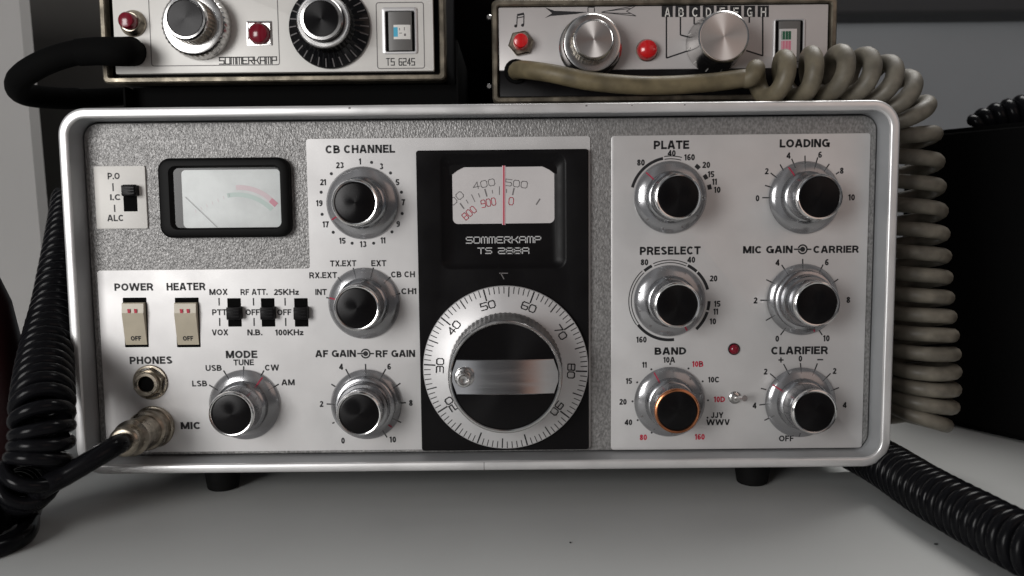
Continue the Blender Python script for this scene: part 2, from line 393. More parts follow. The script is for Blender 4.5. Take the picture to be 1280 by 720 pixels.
# block stroke letters for the maker's name and the dial figures (unit box, polylines)
SF = {'S': [[(1, 1), (0, 1), (0, .5), (1, .5), (1, 0), (0, 0)]], 'O': [[(0, 0), (0, 1), (1, 1), (1, 0), (0, 0)]],
 'M': [[(0, 0), (0, 1), (1, 1), (1, 0)], [(.5, 1), (.5, 0)]], 'E': [[(1, 1), (0, 1), (0, 0), (1, 0)], [(0, .5), (.8, .5)]],
 'R': [[(0, 0), (0, 1), (1, 1), (1, .5), (0, .5)], [(.45, .5), (1, 0)]], 'K': [[(0, 0), (0, 1)], [(1, 1), (.55, .5), (0, .5)], [(.55, .5), (1, 0)]],
 'A': [[(0, 0), (0, 1), (1, 1), (1, 0)], [(0, .45), (1, .45)]], 'P': [[(0, 0), (0, 1), (1, 1), (1, .48), (0, .48)]],
 'T': [[(0, 1), (1, 1)], [(.5, 1), (.5, 0)]], '0': [[(.2, 0), (0, .2), (0, .8), (.2, 1), (.8, 1), (1, .8), (1, .2), (.8, 0), (.2, 0)]],
 '2': [[(0, 1), (1, 1), (1, .5), (0, .5), (0, 0), (1, 0)]], '3': [[(0, 1), (.85, 1), (1, .85), (1, .15), (.85, 0), (0, 0)], [(.2, .5), (1, .5)]],
 '4': [[(.75, 0), (.75, 1), (0, .3), (1, .3)]], '5': [[(1, 1), (0, 1), (0, .55), (.85, .55), (1, .4), (1, .15), (.85, 0), (0, 0)]],
 '6': [[(1, 1), (.15, 1), (0, .85), (0, .15), (.15, 0), (.85, 0), (1, .15), (1, .5), (0, .5)]],
 '7': [[(0, 1), (1, 1), (.4, 0)]], '8': [[(.1, 0), (0, .1), (0, .9), (.1, 1), (.9, 1), (1, .9), (1, .1), (.9, 0), (.1, 0)], [(0, .5), (1, .5)]],
 '9': [[(0, 0), (.85, 0), (1, .15), (1, .85), (.85, 1), (.15, 1), (0, .85), (0, .5), (1, .5)]], ' ': []}
def strokes(bm, body, c, w, h, y, lw, rot=0, gap=.32):
    """stroke word centred at Vector c; w,h,lw in mm"""
    n = len(body); cw = w/(n+gap*(n-1)); ca, sa = math.cos(rot), math.sin(rot)
    for i, ch in enumerate(body):
        ox = -w/2+i*cw*(1+gap)
        for pl in SF[ch]:
            q = []
            for x, z in pl:
                x = ox+x*cw; z = (z-.5)*h; q.append(Vector((c.x+x*ca-z*sa, c.z+x*sa+z*ca)))
            for a, b in zip(q, q[1:]):
                d = (b-a).normalized()*lw*.5; seg2(bm, a-d, b+d, lw, y)

# =================================================================== setting
bm = NB(); v = [bm.verts.new(p) for p in ((-1500, -190, 0), (1500, -190, 0), (1500, 420, 0), (-1500, 420, 0))]; face(bm, v)
tag(finish(bm, 'tabletop', 'table_white', smooth=False), kind='structure')
bm = NB(); box(bm, (-1500, 420, -300), (1500, 450, 1500))
tag(finish(bm, 'back_wall', 'wall_grey', smooth=False), kind='structure')

# =================================================================== main transceiver
XL, XR, ZB = -170.0, 170.0, 14.0
ZT = ZB+151.1
PY = 11.0             # panel plane; parts rise from it towards the viewer (-y)
radio = thing('transceiver', 'large silver transceiver with a big central tuning dial, standing on the white table', 'radio', (0, 140, 0))
bm = NB(); bbox(bm, (XL+2.5, 13.6, ZB+2), (XR-2.5, 280, ZT-1.6), 3)
finish(bm, 'case', 'case_paint', radio)
bm = NB(); rc = (XL, XR, ZB, ZT); tk = 4.0
loft(bm, [(*inset(rc, 1.5), 10, 14), (*rc, 11, 12), (*rc, 11, .9), (*inset(rc, .35), 10.7, .25), (*inset(rc, 1.0), 10.2, 0), (*inset(rc, tk-.8), 8.0, 0),
          (*inset(rc, tk-.2), 7.4, .3), (*inset(rc, tk), 7.2, 1.0)], k=10)
rim = finish(bm, 'front_rim', 'rim_silver', radio, sharp=50)
bm = NB(); loft(bm, [(*inset(rc, tk-.6), 7.6, 1.05), (*inset(rc, tk+.02), 7.2, 1.05), (*inset(rc, tk+.25), 7.0, PY-.2), (*inset(rc, tk+.25), 7.0, PY+2.4)], k=10)
finish(bm, 'inner_lip', 'lip_shade_grey', rim, sharp=50)
bm = NB(); s0 = at(605, 574.5, 0); box(bm, (s0.x-.12, -.05, ZB+.1), (s0.x+.12, .3, ZB+3.6)); finish(bm, 'seam', 'grey_print', rim)
for px, py, w_ in ((437, 135.5, .35), (733, 130.5, .3), (856, 127.5, .25), (790, 129.8, .2)):     # small chips in the paint
    a = at(px, py, 0); bm = NB(); bbox(bm, (a.x-w_*1.3, -.03, ZT-1.5), (a.x+w_*1.3, .5, ZT-1.5+w_*2), .05, 1); finish(bm, 'paint_chip', 'grey_print', rim)
bm = NB(); loft(bm, [(*inset(rc, tk+1.0), 6.2, PY+2.2), (*inset(rc, tk+1.0), 6.2, PY+.3), (*inset(rc, tk+1.4), 5.8, PY)], False, True, k=10)
panel = finish(bm, 'front_panel', 'silver_crinkle', radio)

def rect_at(x0, y0, x1, y1, y):       # picture rectangle -> (x0,x1,z0,z1) on plane y
    a = at(x0, (y0+y1)/2, y); b = at(x1, (y0+y1)/2, y); c = at((x0+x1)/2, y0, y); d = at((x0+x1)/2, y1, y)
    return (a.x, b.x, d.z, c.z)
YP = PY-.7            # front of the raised plates
YT = YP-.06           # print
def poly_plate(bm, pts, y0, y1, r):
    """plate with rounded corners from picture corner points"""
    P = [Vector((at(*p, y1).x, at(*p, y1).z)) for p in pts]; out = []; n = len(P)
    for i in range(n):
        a, b, c = P[i-1], P[i], P[(i+1) % n]; d0 = (a-b).normalized(); d1 = (c-b).normalized()
        for k in range(6):
            t = k/5; p = b+d0*r*(1-t)**2+d1*r*t**2; out.append(p)
    lo = [bm.verts.new((p.x, y0, p.y)) for p in out]; mi = [bm.verts.new((p.x, y1+.12, p.y)) for p in out]
    cen = sum(out, Vector((0, 0)))/len(out)
    bridge(bm, lo, mi); face(bm, mi)
    f = bm.faces[-1] if False else None
# left L-shaped plate, squared up in millimetres
aL = at(382, 173, YP); bL = at(737, 173, YP); cL = at(124, 337, YP); dL = at(124, 563, YP)
zT, zM, zBt = at(560, 172, YP).z, at(250, 337, YP).z, at(560, 561.5, YP).z
xA, xB, xC = at(385, 255, YP).x, at(738, 370, YP).x, at(127, 440, YP).x
def solid_poly(bm, pts, y0, y1, r):
    out = []; n = len(pts)
    P = [Vector(p) for p in pts]
    for i in range(n):
        a, b, c = P[i-1], P[i], P[(i+1) % n]; d0 = (a-b).normalized(); d1 = (c-b).normalized()
        for k in range(6):
            t = k/5; out.append(b+d0*r*(1-t)**2+d1*r*t**2)
    lo = [bm.verts.new((p.x, y0, p.y)) for p in out]; hi = [bm.verts.new((p.x, y1, p.y)) for p in out]
    bridge(bm, lo, hi); face(bm, hi)
bm = NB(); solid_poly(bm, [(xA, zT), (xB, zT), (xB, zBt), (xC, zBt), (xC, zM), (xA, zM)], PY+.3, YP, 1.3)
plate_l = finish(bm, 'control_plate', 'plate_silver', radio)
bm = NB(); rcr = (at(764, 360, YP).x, at(1083, 360, YP).x, at(930, 561, YP).z, at(930, 168, YP).z); block(bm, rcr, 1.3, PY+.3, YP, .2)
plate_r = finish(bm, 'control_plate', 'plate_silver', radio)
bm = NB(); rcs = rect_at(119, 207.5, 183, 286, YP); block(bm, rcs, .7, PY+.3, YP-.2, .2)
plate_s = finish(bm, 'switch_plate', 'plate_white', radio)

def legend(parent, fn, y=YT, material='plain_print'):
    b = NB(); fn(b, y); return finish(b, 'legend', material, parent, smooth=False)
H = 7.6
# ---- lettering on the left plates
def f(b, y):
    y -= .2; T(b, 'P.O', 142, 220, 15, 8, y); L(b, (141, 229), (141.5, 239), y); T(b, 'I.C', 144, 246.5, 13, 7.5, y); L(b, (143, 256), (143.5, 265), y); T(b, 'ALC', 144, 272.5, 20, 8, y)
legend(plate_s, f)
def f(b, y):
    T(b, 'POWER', 167.3, 358.7, 49, 9.4, y, .03); T(b, 'HEATER', 232.5, 358.2, 49, 9.6, y, .03)
    for tx, x, w1, a, wa, c, wc, ys in (('MOX', 273, 23, 'PTT', 18.5, 'VOX', 20.5, 274), ('RF ATT.', 317.5, 34, 'OFF', 18, 'N.B.', 19, 317), ('25KHz', 358, 31.5, 'OFF', 18, '100KHz', 36, 356.5)):
        T(b, tx, x, 365, w1, H, y); L(b, (ys-.3, 372.5), (ys, 382), y); T(b, a, ys+.3 if a == 'PTT' else ys-1.2, 390.3, wa, H, y); L(b, (ys+.5, 397.5), (ys+.7, 407.5), y)
        T(b, c, {'VOX': 275, 'N.B.': 318.5, '100KHz': 361.5}[c], 415.5, wc, H, y)
legend(plate_l, f)
legend(plate_l, lambda b, y: T(b, 'PHONES', 188.7, 450.3, 54, 9.6, y, .03))
legend(plate_l, lambda b, y: T(b, 'MIC', 238, 532, 25, 9.3, y, .03))
def lerp_z(ox, oy, s): return lambda x, y: (ox+x/s, oy+y/s)
q = lerp_z(150, 430, 5.14)
def f(b, y):
    T(b, 'MODE', 302, 443, 40, 9.6, y, .03); T(b, 'TUNE', 304.6, 453, 26, 7.6, y); T(b, 'USB', 267, 460, 20.5, H, y); T(b, 'LSB', 249.5, 479.4, 19, H, y)
    T(b, 'CW', 340, 459.5, 18, H, y); T(b, 'AM', 360, 478, 17, H, y)
    for a, c in (((572, 263), (630, 298)), ((665, 170), (705, 235)), ((795, 143), (792, 222)), ((925, 170), (905, 205)), ((1020, 258), (952, 298))): L(b, q(*a), q(*c), y)
legend(plate_l, f)
q1 = lerp_z(370, 160, 4.235)
def f(b, y):
    T(b, 'CB CHANNEL', 450.3, 186.3, 86, 10, y, .03)
    for t, x, z in (('1', 338, 177), ('3', 452, 203), ('5', 537, 287), ('7', 568, 393), ('9', 541, 508), ('11', 460, 595), ('13', 355, 615), ('15', 245, 597), ('17', 157, 510), ('19', 123, 398), ('21', 143, 287), ('23', 232, 197)):
        T(b, t, *q1(x, z), None, 7.6, y, .028)
    for x, z in ((400, 182), (500, 238), (558, 340), (562, 453), (508, 550), (411, 610), (297, 610), (197, 552), (138, 457), (133, 340), (187, 242)): dot(b, *q1(x, z), y, 2.0)
legend(plate_l, f)
q2 = lerp_z(370, 310, 4.235)
def f(b, y):
    for t, x, z, w in (('TX.EXT', 429, 329.2, 33), ('EXT', 473.5, 329, 19), ('RX.EXT', 404, 344, 35), ('CB CH', 503.7, 343, 30), ('INT', 401.3, 365, 14.5), ('CH1', 511, 364, 19)): T(b, t, x, z, w, H, y)
    for a, c in (((303, 105), (318, 163)), ((410, 103), (395, 162)), ((222, 155), (250, 190)), ((500, 153), (465, 188)), ((552, 240), (510, 255)), ((160, 262), (185, 268))): L(b, q2(*a), q2(*c), y)
legend(plate_l, f)
def concentric(b, px, py, y, l0, l1):
    c = at(px, py, y); s = ppm(y); arc(b, c, 5.4/s, 1.9/s, -75, 255, y); dot(b, px, py, y, 3.3); L(b, (px-l0, py), (px-3, py), y, 1.8); L(b, (px+5.5, py), (px+l1, py), y, 1.8)
q3 = lerp_z(370, 420, 4.235)
def f(b, y):
    T(b, 'AF GAIN', 419.4, 442, 51.5, 9, y, .03); T(b, 'RF GAIN', 494.2, 442, 50, 9, y, .03); concentric(b, 457, 442, y, 10.5, 10.5)
    for t, x, z in (('4', 238, 163), ('6', 493, 162), ('2', 135, 360), ('8', 608, 354), ('0', 249, 554), ('10', 512, 548)): T(b, t, *q3(x, z), None, 7.8, y, .03)
    for a, c in (((368, 148), (370, 212)), ((263, 175), (293, 230)), ((475, 175), (445, 230)), ((187, 255), (208, 268)), ((553, 250), (505, 283)), ((162, 360), (212, 362)), ((582, 353), (525, 357)), ((192, 463), (204, 457)), ((557, 458), (512, 437)), ((482, 537), (455, 495))): L(b, q3(*a), q3(*c), y)
legend(plate_l, f)
# ---- lettering on the right plate
q4 = lerp_z(770, 160, 5.14); S = ppm(YT)
def f(b, y):
    T(b, 'PLATE', 839.4, 181, 44, 10.4, y, .03)
    for t, x, z in (('40', 357, 162), ('80', 160, 222), ('160', 472, 188), ('20', 580, 237), ('15', 610, 297), ('11', 632, 345), ('10', 650, 397)): T(b, t, *q4(x, z), None, 7.6, y, .026)
    c = at(837.9, 246.6, y); arc(b, c, 48.8/S, 3.6/S, -75, -11, y); arc(b, c, 47.4/S, 1.1/S, -9, 16, y); arc(b, c, 50.8/S, 1.1/S, -9, 16, y)
    for a in (42, 60.5, 76): arc(b, c, 50/S, 5/S, a-3.5, a+3.5, y, 4)
legend(plate_r, f)
q5 = lerp_z(770, 300, 5.14)
def f(b, y):
    T(b, 'PRESELECT', 837.8, 313.3, 76, 10.2, y, .03)
    for t, x, z in (('80', 183, 143), ('40', 483, 127), ('20', 627, 247), ('15', 650, 410), ('11', 640, 460), ('10', 622, 523), ('160', 163, 640)): T(b, t, *q5(x, z), None, 7.6, y, .026)
    c = at(837, 376, y); r = 49.6/S
    for a0, a1 in ((-40, -27), (27, 42.5), (44.5, 74), (91, 104.5), (107, 137), (173, 233)): arc(b, c, r, 3.8/S, a0, a1, y)
    for a0, a1 in ((-126, -42), (-24, 25)):
        arc(b, c, r-1.5/S, 1.1/S, a0, a1, y); arc(b, c, r+1.7/S, 1.1/S, a0, a1, y)
legend(plate_r, f)
q6 = lerp_z(760, 420, 4.8)
def f(b, y):
    T(b, 'BAND', 838, 438.8, 40, 9.4, y, .03)
    for t, x, z in (('10A', 367, 143), ('11', 218, 173), ('15', 125, 270), ('10C', 633, 262), ('20', 90, 395), ('40', 122, 518), ('JJY', 655, 475), ('WWV', 660, 517)): T(b, t, *q6(x, z), 30 if t == 'WWV' else None, 7.4, y, .026)
    for x, z in ((373, 168), (483, 195), (568, 272), (600, 386), (260, 200), (175, 278), (147, 392), (178, 505), (262, 580), (597, 490)): dot(b, *q6(x, z), y, 1.3)
legend(plate_r, f)
for t, x, z in (('10B', 538, 168), ('10D', 668, 380), ('80', 212, 608), ('160', 550, 605)): legend(plate_r, lambda b, y: T(b, t, *q6(x, z), None, 7.4, y, .026), material='red_print')
q7 = lerp_z(930, 150, 4.5)
def f(b, y):
    T(b, 'LOADING', 1006, 179, 62, 10, y, .03)
    for t, x, z in (('4', 250, 200), ('6', 428, 195), ('2', 128, 288), ('8', 550, 285), ('0', 76, 440), ('10', 605, 435)): T(b, t, *q7(x, z), None, 7.6, y, .022)
    for a, c in (((343, 200), (345, 290)), ((268, 218), (290, 270)), ((415, 210), (395, 278)), ((203, 250), (222, 285)), ((480, 247), (450, 290)), ((150, 298), (185, 325)), ((535, 292), (517, 305)), ((118, 368), (180, 385)), ((103, 437), (190, 437))): L(b, q7(*a), q7(*c), y, 1.5)
legend(plate_r, f)
q8 = lerp_z(920, 290, 4.5)
def f(b, y):
    T(b, 'MIC GAIN', 959.8, 312, 62, 9.2, y, .03); T(b, 'CARRIER', 1045.2, 311.6, 57, 9, y, .03); concentric(b, 1003.3, 311.6, y, 11, 11)
    for t, x, z in (('4', 233, 172), ('6', 511, 170), ('2', 110, 385), ('8', 632, 382), ('0', 232, 600), ('10', 508, 598)): T(b, t, *q8(x, z), None, 7.8, y, .026)
    for a, c in (((375, 152), (377, 222)), ((257, 185), (292, 238)), ((490, 183), (463, 240)), ((170, 268), (232, 297)), ((575, 265), (543, 288)), ((137, 384), (200, 384)), ((168, 498), (220, 468)), ((250, 580), (280, 540)), ((485, 580), (468, 553))): L(b, q8(*a), q8(*c), y, 1.5)
legend(plate_r, f)
q9 = lerp_z(920, 420, 4.0)
def f(b, y):
    T(b, 'CLARIFIER', 999.6, 438, 72, 10, y, .03); T(b, 'OFF', 983, 548, 19, 7.6, y)
    L(b, (973, 450), (979.5, 450), y); L(b, (976.2, 446.7), (976.2, 453.3), y); L(b, (1021.5, 449.6), (1029, 449.6), y)
    for t, x, z in (('0', 322, 113), ('2', 148, 178), ('2', 493, 175), ('4', 92, 348), ('4', 543, 345)): T(b, t, *q9(x, z), None, 7.6, y, .026)
    for a, c in (((322, 135), (327, 188)), ((238, 140), (267, 195)), ((407, 137), (383, 198)), ((170, 188), (218, 228)), ((473, 187), (432, 228)), ((125, 262), (152, 268)), ((515, 258), (472, 275)), ((117, 345), (173, 338)), ((142, 422), (192, 398)), ((322, 485), (315, 505))): L(b, q9(*a), q9(*c), y, 1.5)
legend(plate_r, f)

# ---- knobs
def knob(px, py, ptr, kind='plain', label=None, rim=None, marks=0):
    """ptr: pointer angle in degrees clockwise from up"""
    c = at(px, py, PY-1.6); c.y = YP
    k = .995
    b = NB()
    if kind == 'plain':
        lathe(b, c, [(0, 3.2), (10.6, 3.2), (10.9, 3.5), (10.6, 6.2), (9.9, 6.9), (9.4, 7.1), (9.3, 7.3), (9.0, 15.5), (9.1, 15.8), (9.1, 17.2), (0, 17.2)])
    else:
        lathe(b, c, [(0, 2.6), (12.4, 2.6), (12.8, 2.9), (12.6, 5.2), (12.0, 5.6), (11.0, 5.7), (10.8, 6.0), (10.8, 9.3), (10.3, 9.8), (9.2, 9.9), (8.9, 10.2), (8.8, 15.8), (9.1, 16.1), (9.1, 17.2), (0, 17.2)])
    kn = finish(b, 'control_knob', 'knob_metal', radio)
    if label: kn['label'] = label
    b = NB(); lathe(b, c, [(8.0, 17.62), (7.9, 17.8), (7.4, 17.95), (0, 17.95)]); finish(b, 'cap', 'spun_black', kn)
    b = NB(); lathe(b, c, [(15.0, .5), (15.1, .9), (14.7, 1.5), (12.6, 2.5), (10.5, 3.1)], n=96); finish(b, 'skirt', 'clear_skirt', kn)
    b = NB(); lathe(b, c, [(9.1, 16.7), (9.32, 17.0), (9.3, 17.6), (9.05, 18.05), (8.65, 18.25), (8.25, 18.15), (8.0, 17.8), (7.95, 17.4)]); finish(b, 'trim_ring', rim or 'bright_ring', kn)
    # fine knurl at the front edge: a ring of short ridges
    b = NB()
    for i in range(60):
        a = 2*math.pi*i/60; u = Vector((math.cos(a), 0, math.sin(a))); p = c+u*9.18
        for h0, h1 in ((15.9, 16.9),):
            t = Vector((-math.sin(a), 0, math.cos(a)))*.22
            v = [b.verts.new(p+t+Vector((0, -h0, 0))), b.verts.new(p-t+Vector((0, -h0, 0))), b.verts.new(p-t+Vector((0, -h1, 0))), b.verts.new(p+t+Vector((0, -h1, 0)))]
            w = [b.verts.new(p+u*.22+Vector((0, -h0, 0))), b.verts.new(p+u*.22+Vector((0, -h1, 0)))]
            face(b, (v[0], w[0], w[1], v[3])); face(b, (w[0], v[1], v[2], w[1])); face(b, (v[0], v[1], w[0])); face(b, (v[3], w[1], v[2]))
    finish(b, 'knurl', 'knob_metal', kn, smooth=False)
    b = NB(); a = math.radians(ptr); d = Vector((math.sin(a), 0, math.cos(a))); t = Vector((math.cos(a), 0, -math.sin(a)))*.32
    pts = [(14.6, 1.75), (12.6, 2.72), (10.75, 3.25)]; prev = None
    for r, h in pts:
        p = c+d*r+Vector((0, -h, 0)); w = (b.verts.new(p-t), b.verts.new(p+t))
        if prev: face(b, (prev[0], prev[1], w[1], w[0]))
        prev = w
    finish(b, 'pointer', 'pointer_red', kn, smooth=False)
    if marks:
        b = NB()
        for i in range(marks):
            a2 = a+math.radians(34*(i+1)); d2 = Vector((math.sin(a2), 0, math.cos(a2))); t2 = Vector((math.cos(a2), 0, -math.sin(a2)))*(.35 if i % 2 else .2)
            q0 = c+d2*13.9+Vector((0, -2.05, 0)); q1 = c+d2*12.9+Vector((0, -2.55, 0)); face(b, [b.verts.new(x) for x in (q0-t2, q0+t2, q1+t2, q1-t2)])
        finish(b, 'skirt_marks', 'grey_print', kn, smooth=False)
    return kn
knob(453.1, 253.7, -118); knob(455.2, 379.2, -80); knob(305.6, 506, 35); knob(457.8, 505.5, 132, 'dual')
knob(838, 246.6, -45, marks=9); knob(837, 376, 150, marks=9); knob(837, 502.3, -28, label='knob with a warm reflection painted on its rim', rim='warm_glow', marks=9); knob(1006, 247, -30); knob(1003.3, 374.4, 160, 'dual'); knob(1000.5, 503, -57)

# ---- signal meter
rm = rect_at(198, 197, 362, 297, PY-4)
bm = NB(); ym = PY-4.5; yf = PY-.5
win = rect_at(228, 212, 351, 284.5, yf)
loft(bm, [(*rm, 5, PY+.3), (*rm, 5, ym+1.2), (*inset(rm, .4), 4.7, ym+.4), (*inset(rm, 1.2), 4.2, ym), (rm[0]+4.6, rm[1]-3.2, rm[2]+3.4, rm[3]-3.2, 3.0, ym), (rm[0]+5.2, rm[1]-3.8, rm[2]+4.0, rm[3]-3.8, 2.4, ym+.6), (*win, 1.8, yf-.05), (*inset(win, -2), 2, yf+.2)], k=8)
meter = finish(bm, 'signal_meter', 'bezel_black', radio, sharp=40)
bm = NB(); loft(bm, [(*inset(win, -1), 1.5, yf)], True, False); fc = finish(bm, 'meter_face', 'meter_face', meter, smooth=False)
y = yf-.08
def arc3(b, p0, p1, p2, w, y, k=20):       # printed arc through three picture points
    A, B, C = [Vector((at(*p, y).x, at(*p, y).z)) for p in (p0, p1, p2)]
    d = 2*(A.x*(B.y-C.y)+B.x*(C.y-A.y)+C.x*(A.y-B.y))
    ux = ((A.length_squared)*(B.y-C.y)+(B.length_squared)*(C.y-A.y)+(C.length_squared)*(A.y-B.y))/d
    uz = ((A.length_squared)*(C.x-B.x)+(B.length_squared)*(A.x-C.x)+(C.length_squared)*(B.x-A.x))/d
    c = Vector((ux, 0, uz)); r = (A-Vector((ux, uz))).length
    g = lambda P: math.degrees(math.atan2(P.x-ux, P.y-uz)); arc(b, c, r, w/ppm(y), g(A), g(C), y, k)
b = NB(); arc3(b, (284, 244.5), (308, 244.5), (340, 262), 5.5, y); finish(b, 'green_scale', 'green_print', fc, smooth=False)
b = NB(); arc3(b, (295, 234.5), (318, 237.5), (341, 252), 6, y); finish(b, 'red_scale', 'pale_red_print', fc, smooth=False)
b = NB(); arc3(b, (338, 250), (342, 253.3), (345.5, 256.5), 6.5, y-.01); finish(b, 'red_scale', 'pink_print', fc, smooth=False)
b = NB()
for i in range(7): a = (244+i*7, 262-i*3.4); L(b, a, (a[0]+1.2, a[1]+4), y, .5)
finish(b, 'scale_marks', 'pale_red_print', fc, smooth=False)
b = NB(); L(b, (231, 246), (271, 284), y-.4, .65); finish(b, 'needle', 'needle_grey', meter, smooth=False)
bm = NB(); loft(bm, [(rm[0]+5.4, rm[1]-4.0, rm[2]+4.2, rm[3]-4.0, 2.4, ym+1.6)], True, False); finish(bm, 'window_pane', 'clear_window', meter, smooth=False)

# ---- dial panel
YD = PY-3.2
rd = rect_at(523.5, 187, 736, 563, YD)
yk = PY-1.1
rp = rect_at(551, 193, 707, 336, YD); wn = rect_at(565, 208, 693.5, 280, yk)
bm = NB(); inner = (rp[0]+3.2, rp[1]-3.6, rp[2]+2.5, rp[3]-4.2)
lp = loft(bm, [(*rd, 1.2, PY+.2), (*rd, 1.2, YD+.4), (*inset(rd, .4), .9, YD), (*inset(rp, -.5), 4.2, YD), (*rp, 4.0, YD+.1), (*inset(rp, .5), 3.6, YD+.5), (*inner, 2.4, yk), (*wn, 2.2, yk), (*inset(wn, .2), 2.2, yk+.12), (*inset(wn, -2), 3, yk+.3)], k=8)
dialp = finish(bm, 'dial_panel', 'black_satin', radio, sharp=40)
bm = NB(); loft(bm, [(*inset(wn, -1), 2, yk+.16)], True, False, k=8); dwin = finish(bm, 'frequency_scale', 'dial_paper', dialp, smooth=False)
y = yk+.1; qd = lerp_z(530, 180, 6.547); s = ppm(y)
def f(b, y):
    for t, px, py, w, h, rot in (('00', 570.5, 248, 19, 8, 40), ('400', 604.8, 230, 27, 8, 11), ('500', 645.5, 229.5, 27, 8, -8)): strokes(b, t, at(px, py, y), w/s, h/s, y, .9/s, math.radians(rot), .3)
    for a, c in (((345, 457), (362, 487)), ((388, 413), (417, 473)), ((445, 403), (457, 437)), ((558, 375), (562, 405)), ((617, 347), (617, 417)), ((675, 367), (675, 400))): L(b, qd(*a), qd(*c), y, 1.0)
    for a, c in (((295, 485), (328, 530)), ((497, 367), (515, 430)), ((737, 360), (725, 418)), ((950, 448), (918, 497))): L(b, qd(*a), qd(*c), y, 1.7)
b = NB(); f(b, y); finish(b, 'scale_figures', 'grey_print', dwin, smooth=False)
b = NB()
for t, px, py, w, h, rot in (('800', 586.5, 266.3, 18, 8.5, 40), ('900', 610.5, 253.3, 18, 9, 11), ('0', 639, 251.5, 5.6, 9, -6)): strokes(b, t, at(px, py, y), w/s, h/s, y, .9/s, math.radians(rot), .3)
finish(b, 'scale_figures', 'red_print', dwin, smooth=False)
b = NB(); L(b, (629.6, 207), (629.6, 281), yk-.02, 4.2); finish(b, 'cursor_strip', 'pale_red_print', dialp, smooth=False)
b = NB(); L(b, (629.8, 207), (629.8, 281), yk-.07, 1.7); finish(b, 'cursor_line', 'red_print', dialp, smooth=False)
# chamfered top corners of the window mask
for sx in (0, 1):
    b = NB(); x = wn[sx]; d = 1 if sx == 0 else -1
    pl = [(x-d*1, wn[3]+1), (x-d*1, wn[3]-3.4), (x+d*.4, wn[3]-3.0), (x+d*2.2, wn[3]-1.6), (x+d*4.4, wn[3]-.5), (x+d*6, wn[3]+.1), (x+d*6, wn[3]+1)]
    lo = [b.verts.new((p[0], yk+.12, p[1])) for p in pl]; hi = [b.verts.new((p[0], yk-.1, p[1])) for p in pl]; bridge(b, lo, hi); face(b, hi)
    finish(b, 'mask_corner', 'black_satin', dialp)
b = NB(); yl = yk-.08; strokes(b, 'SOMMERKAMP', at(629.4, 299.8, yl), 93/ppm(yl), 7.4/ppm(yl), yl, 1.25/ppm(yl), 0, .28)
strokes(b, 'TS', at(606, 313.4, yl), 17/ppm(yl), 6.8/ppm(yl), yl, 1.25/ppm(yl), 0, .3); strokes(b, '288A', at(642, 313.4, yl), 38/ppm(yl), 6.8/ppm(yl), yl, 1.25/ppm(yl), 0, .25)
finish(b, 'legend', 'white_print', dialp, smooth=False)
b = NB(); yi = YD-.06; L(b, (624, 341.5), (635, 341.5), yi, 1.2); L(b, (626, 341.5), (630, 349), yi, 1.2); finish(b, 'index_mark', 'grey_print', dialp, smooth=False)
# tuning knob
c = at(632, 460, YD-2.2); c.y = YD; RO = 104.6/ppm(YD-2.2)
b = NB(); lathe(b, c, [(RO-.2, .5), (RO, .7), (RO, 1.9), (RO-.3, 2.2), (24.5, 3.0), (23.6, 3.3), (0, 3.4)], n=128); ring = finish(b, 'dial_ring', 'dial_metal', dialp)
def ringh(r): return 2.2+(RO-.3-r)/(RO-.3-24.5)*.8
b = NB(); b2 = NB(); off = -15.0-5*36
for i in range(100):
    a = math.radians(off+i*3.6); major = i % 10 == 0; mid = i % 5 == 0
    r0 = RO-.35; r1 = RO-(5.3 if major else 4.6 if mid else 3.2); w = .62 if major else .5 if mid else .36
    d = Vector((math.sin(a), 0, math.cos(a))); t = Vector((math.cos(a), 0, -math.sin(a)))*w/2
    v = []
    for r in (r0, r1): p = c+d*r+Vector((0, -ringh(r)-.06, 0)); v += [b.verts.new(p-t), b.verts.new(p+t)]
    face(b, (v[0], v[1], v[3], v[2]))
    if major and 1 < i//10 < 10:
        rr = 82.5/ppm(c.y); p = c+d*rr; strokes(b2, str(i), p, 5.9, 2.95, c.y-ringh(rr-2.2)-.05, .44, -a, .3)
finish(b, 'graduations', 'plain_print', ring, smooth=False); finish(b2, 'figures', 'plain_print', ring, smooth=False)
b = NB(); lathe(b, c, [(0, 3.3), (23.4, 3.3), (23.6, 3.8), (23.3, 9), (22.6, 20.5), (22.7, 21.2), (22.4, 21.8), (21.7, 22.0), (21.4, 21.6), (21.3, 20.9), (0, 20.9)], n=144, ripple=(2, 4, 72, .008))
tk_ = finish(b, 'tuning_knob', 'black_satin', dialp)
b = NB(); lathe(b, c, [(22.6, 21.45), (22.72, 21.7), (22.4, 22.05), (21.8, 22.1), (21.4, 21.75)], n=128); finish(b, 'trim_ring', 'chrome', tk_)
b = NB(); lathe(b, c, [(21.3, 20.95), (0, 21.0)], n=96); finish(b, 'knob_face', 'spun_black', tk_)
b = NB(); hw = 7.0; xs = [(-21.3*math.cos(math.asin(hw/21.3)) if i == 0 else 0) for i in range(2)]
n = 14; top = []; bot = []
for i in range(n+1):
    z = -hw+2*hw*i/n; xx = math.sqrt(21.2**2-z*z); top.append((xx, z)); bot.append((-xx, z))
g_ = []
for i in range(25):            # crowned strip, columns from left to right, clipped to the round face
    x = -21.1+42.2*i/24; z = min(hw, math.sqrt(max(0, 21.2**2-x*x))); g_.append((x, z, 21.25+1.2*(1-(x/21.2)**2)))
rows = []
for x, z, h in g_: rows.append([b.verts.new((c.x+x, c.y-y_, c.z+zz)) for y_, zz in ((20.85, -z), (h-.25, -z), (h, -z+.3), (h, z-.3), (h-.25, z), (20.85, z))])
for p_, q_ in zip(rows, rows[1:]): bridge(b, p_, q_, False)
face(b, rows[0]); face(b, rows[-1])
bar = finish(b, 'finger_bar', 'bar_metal', tk_, sharp=25)
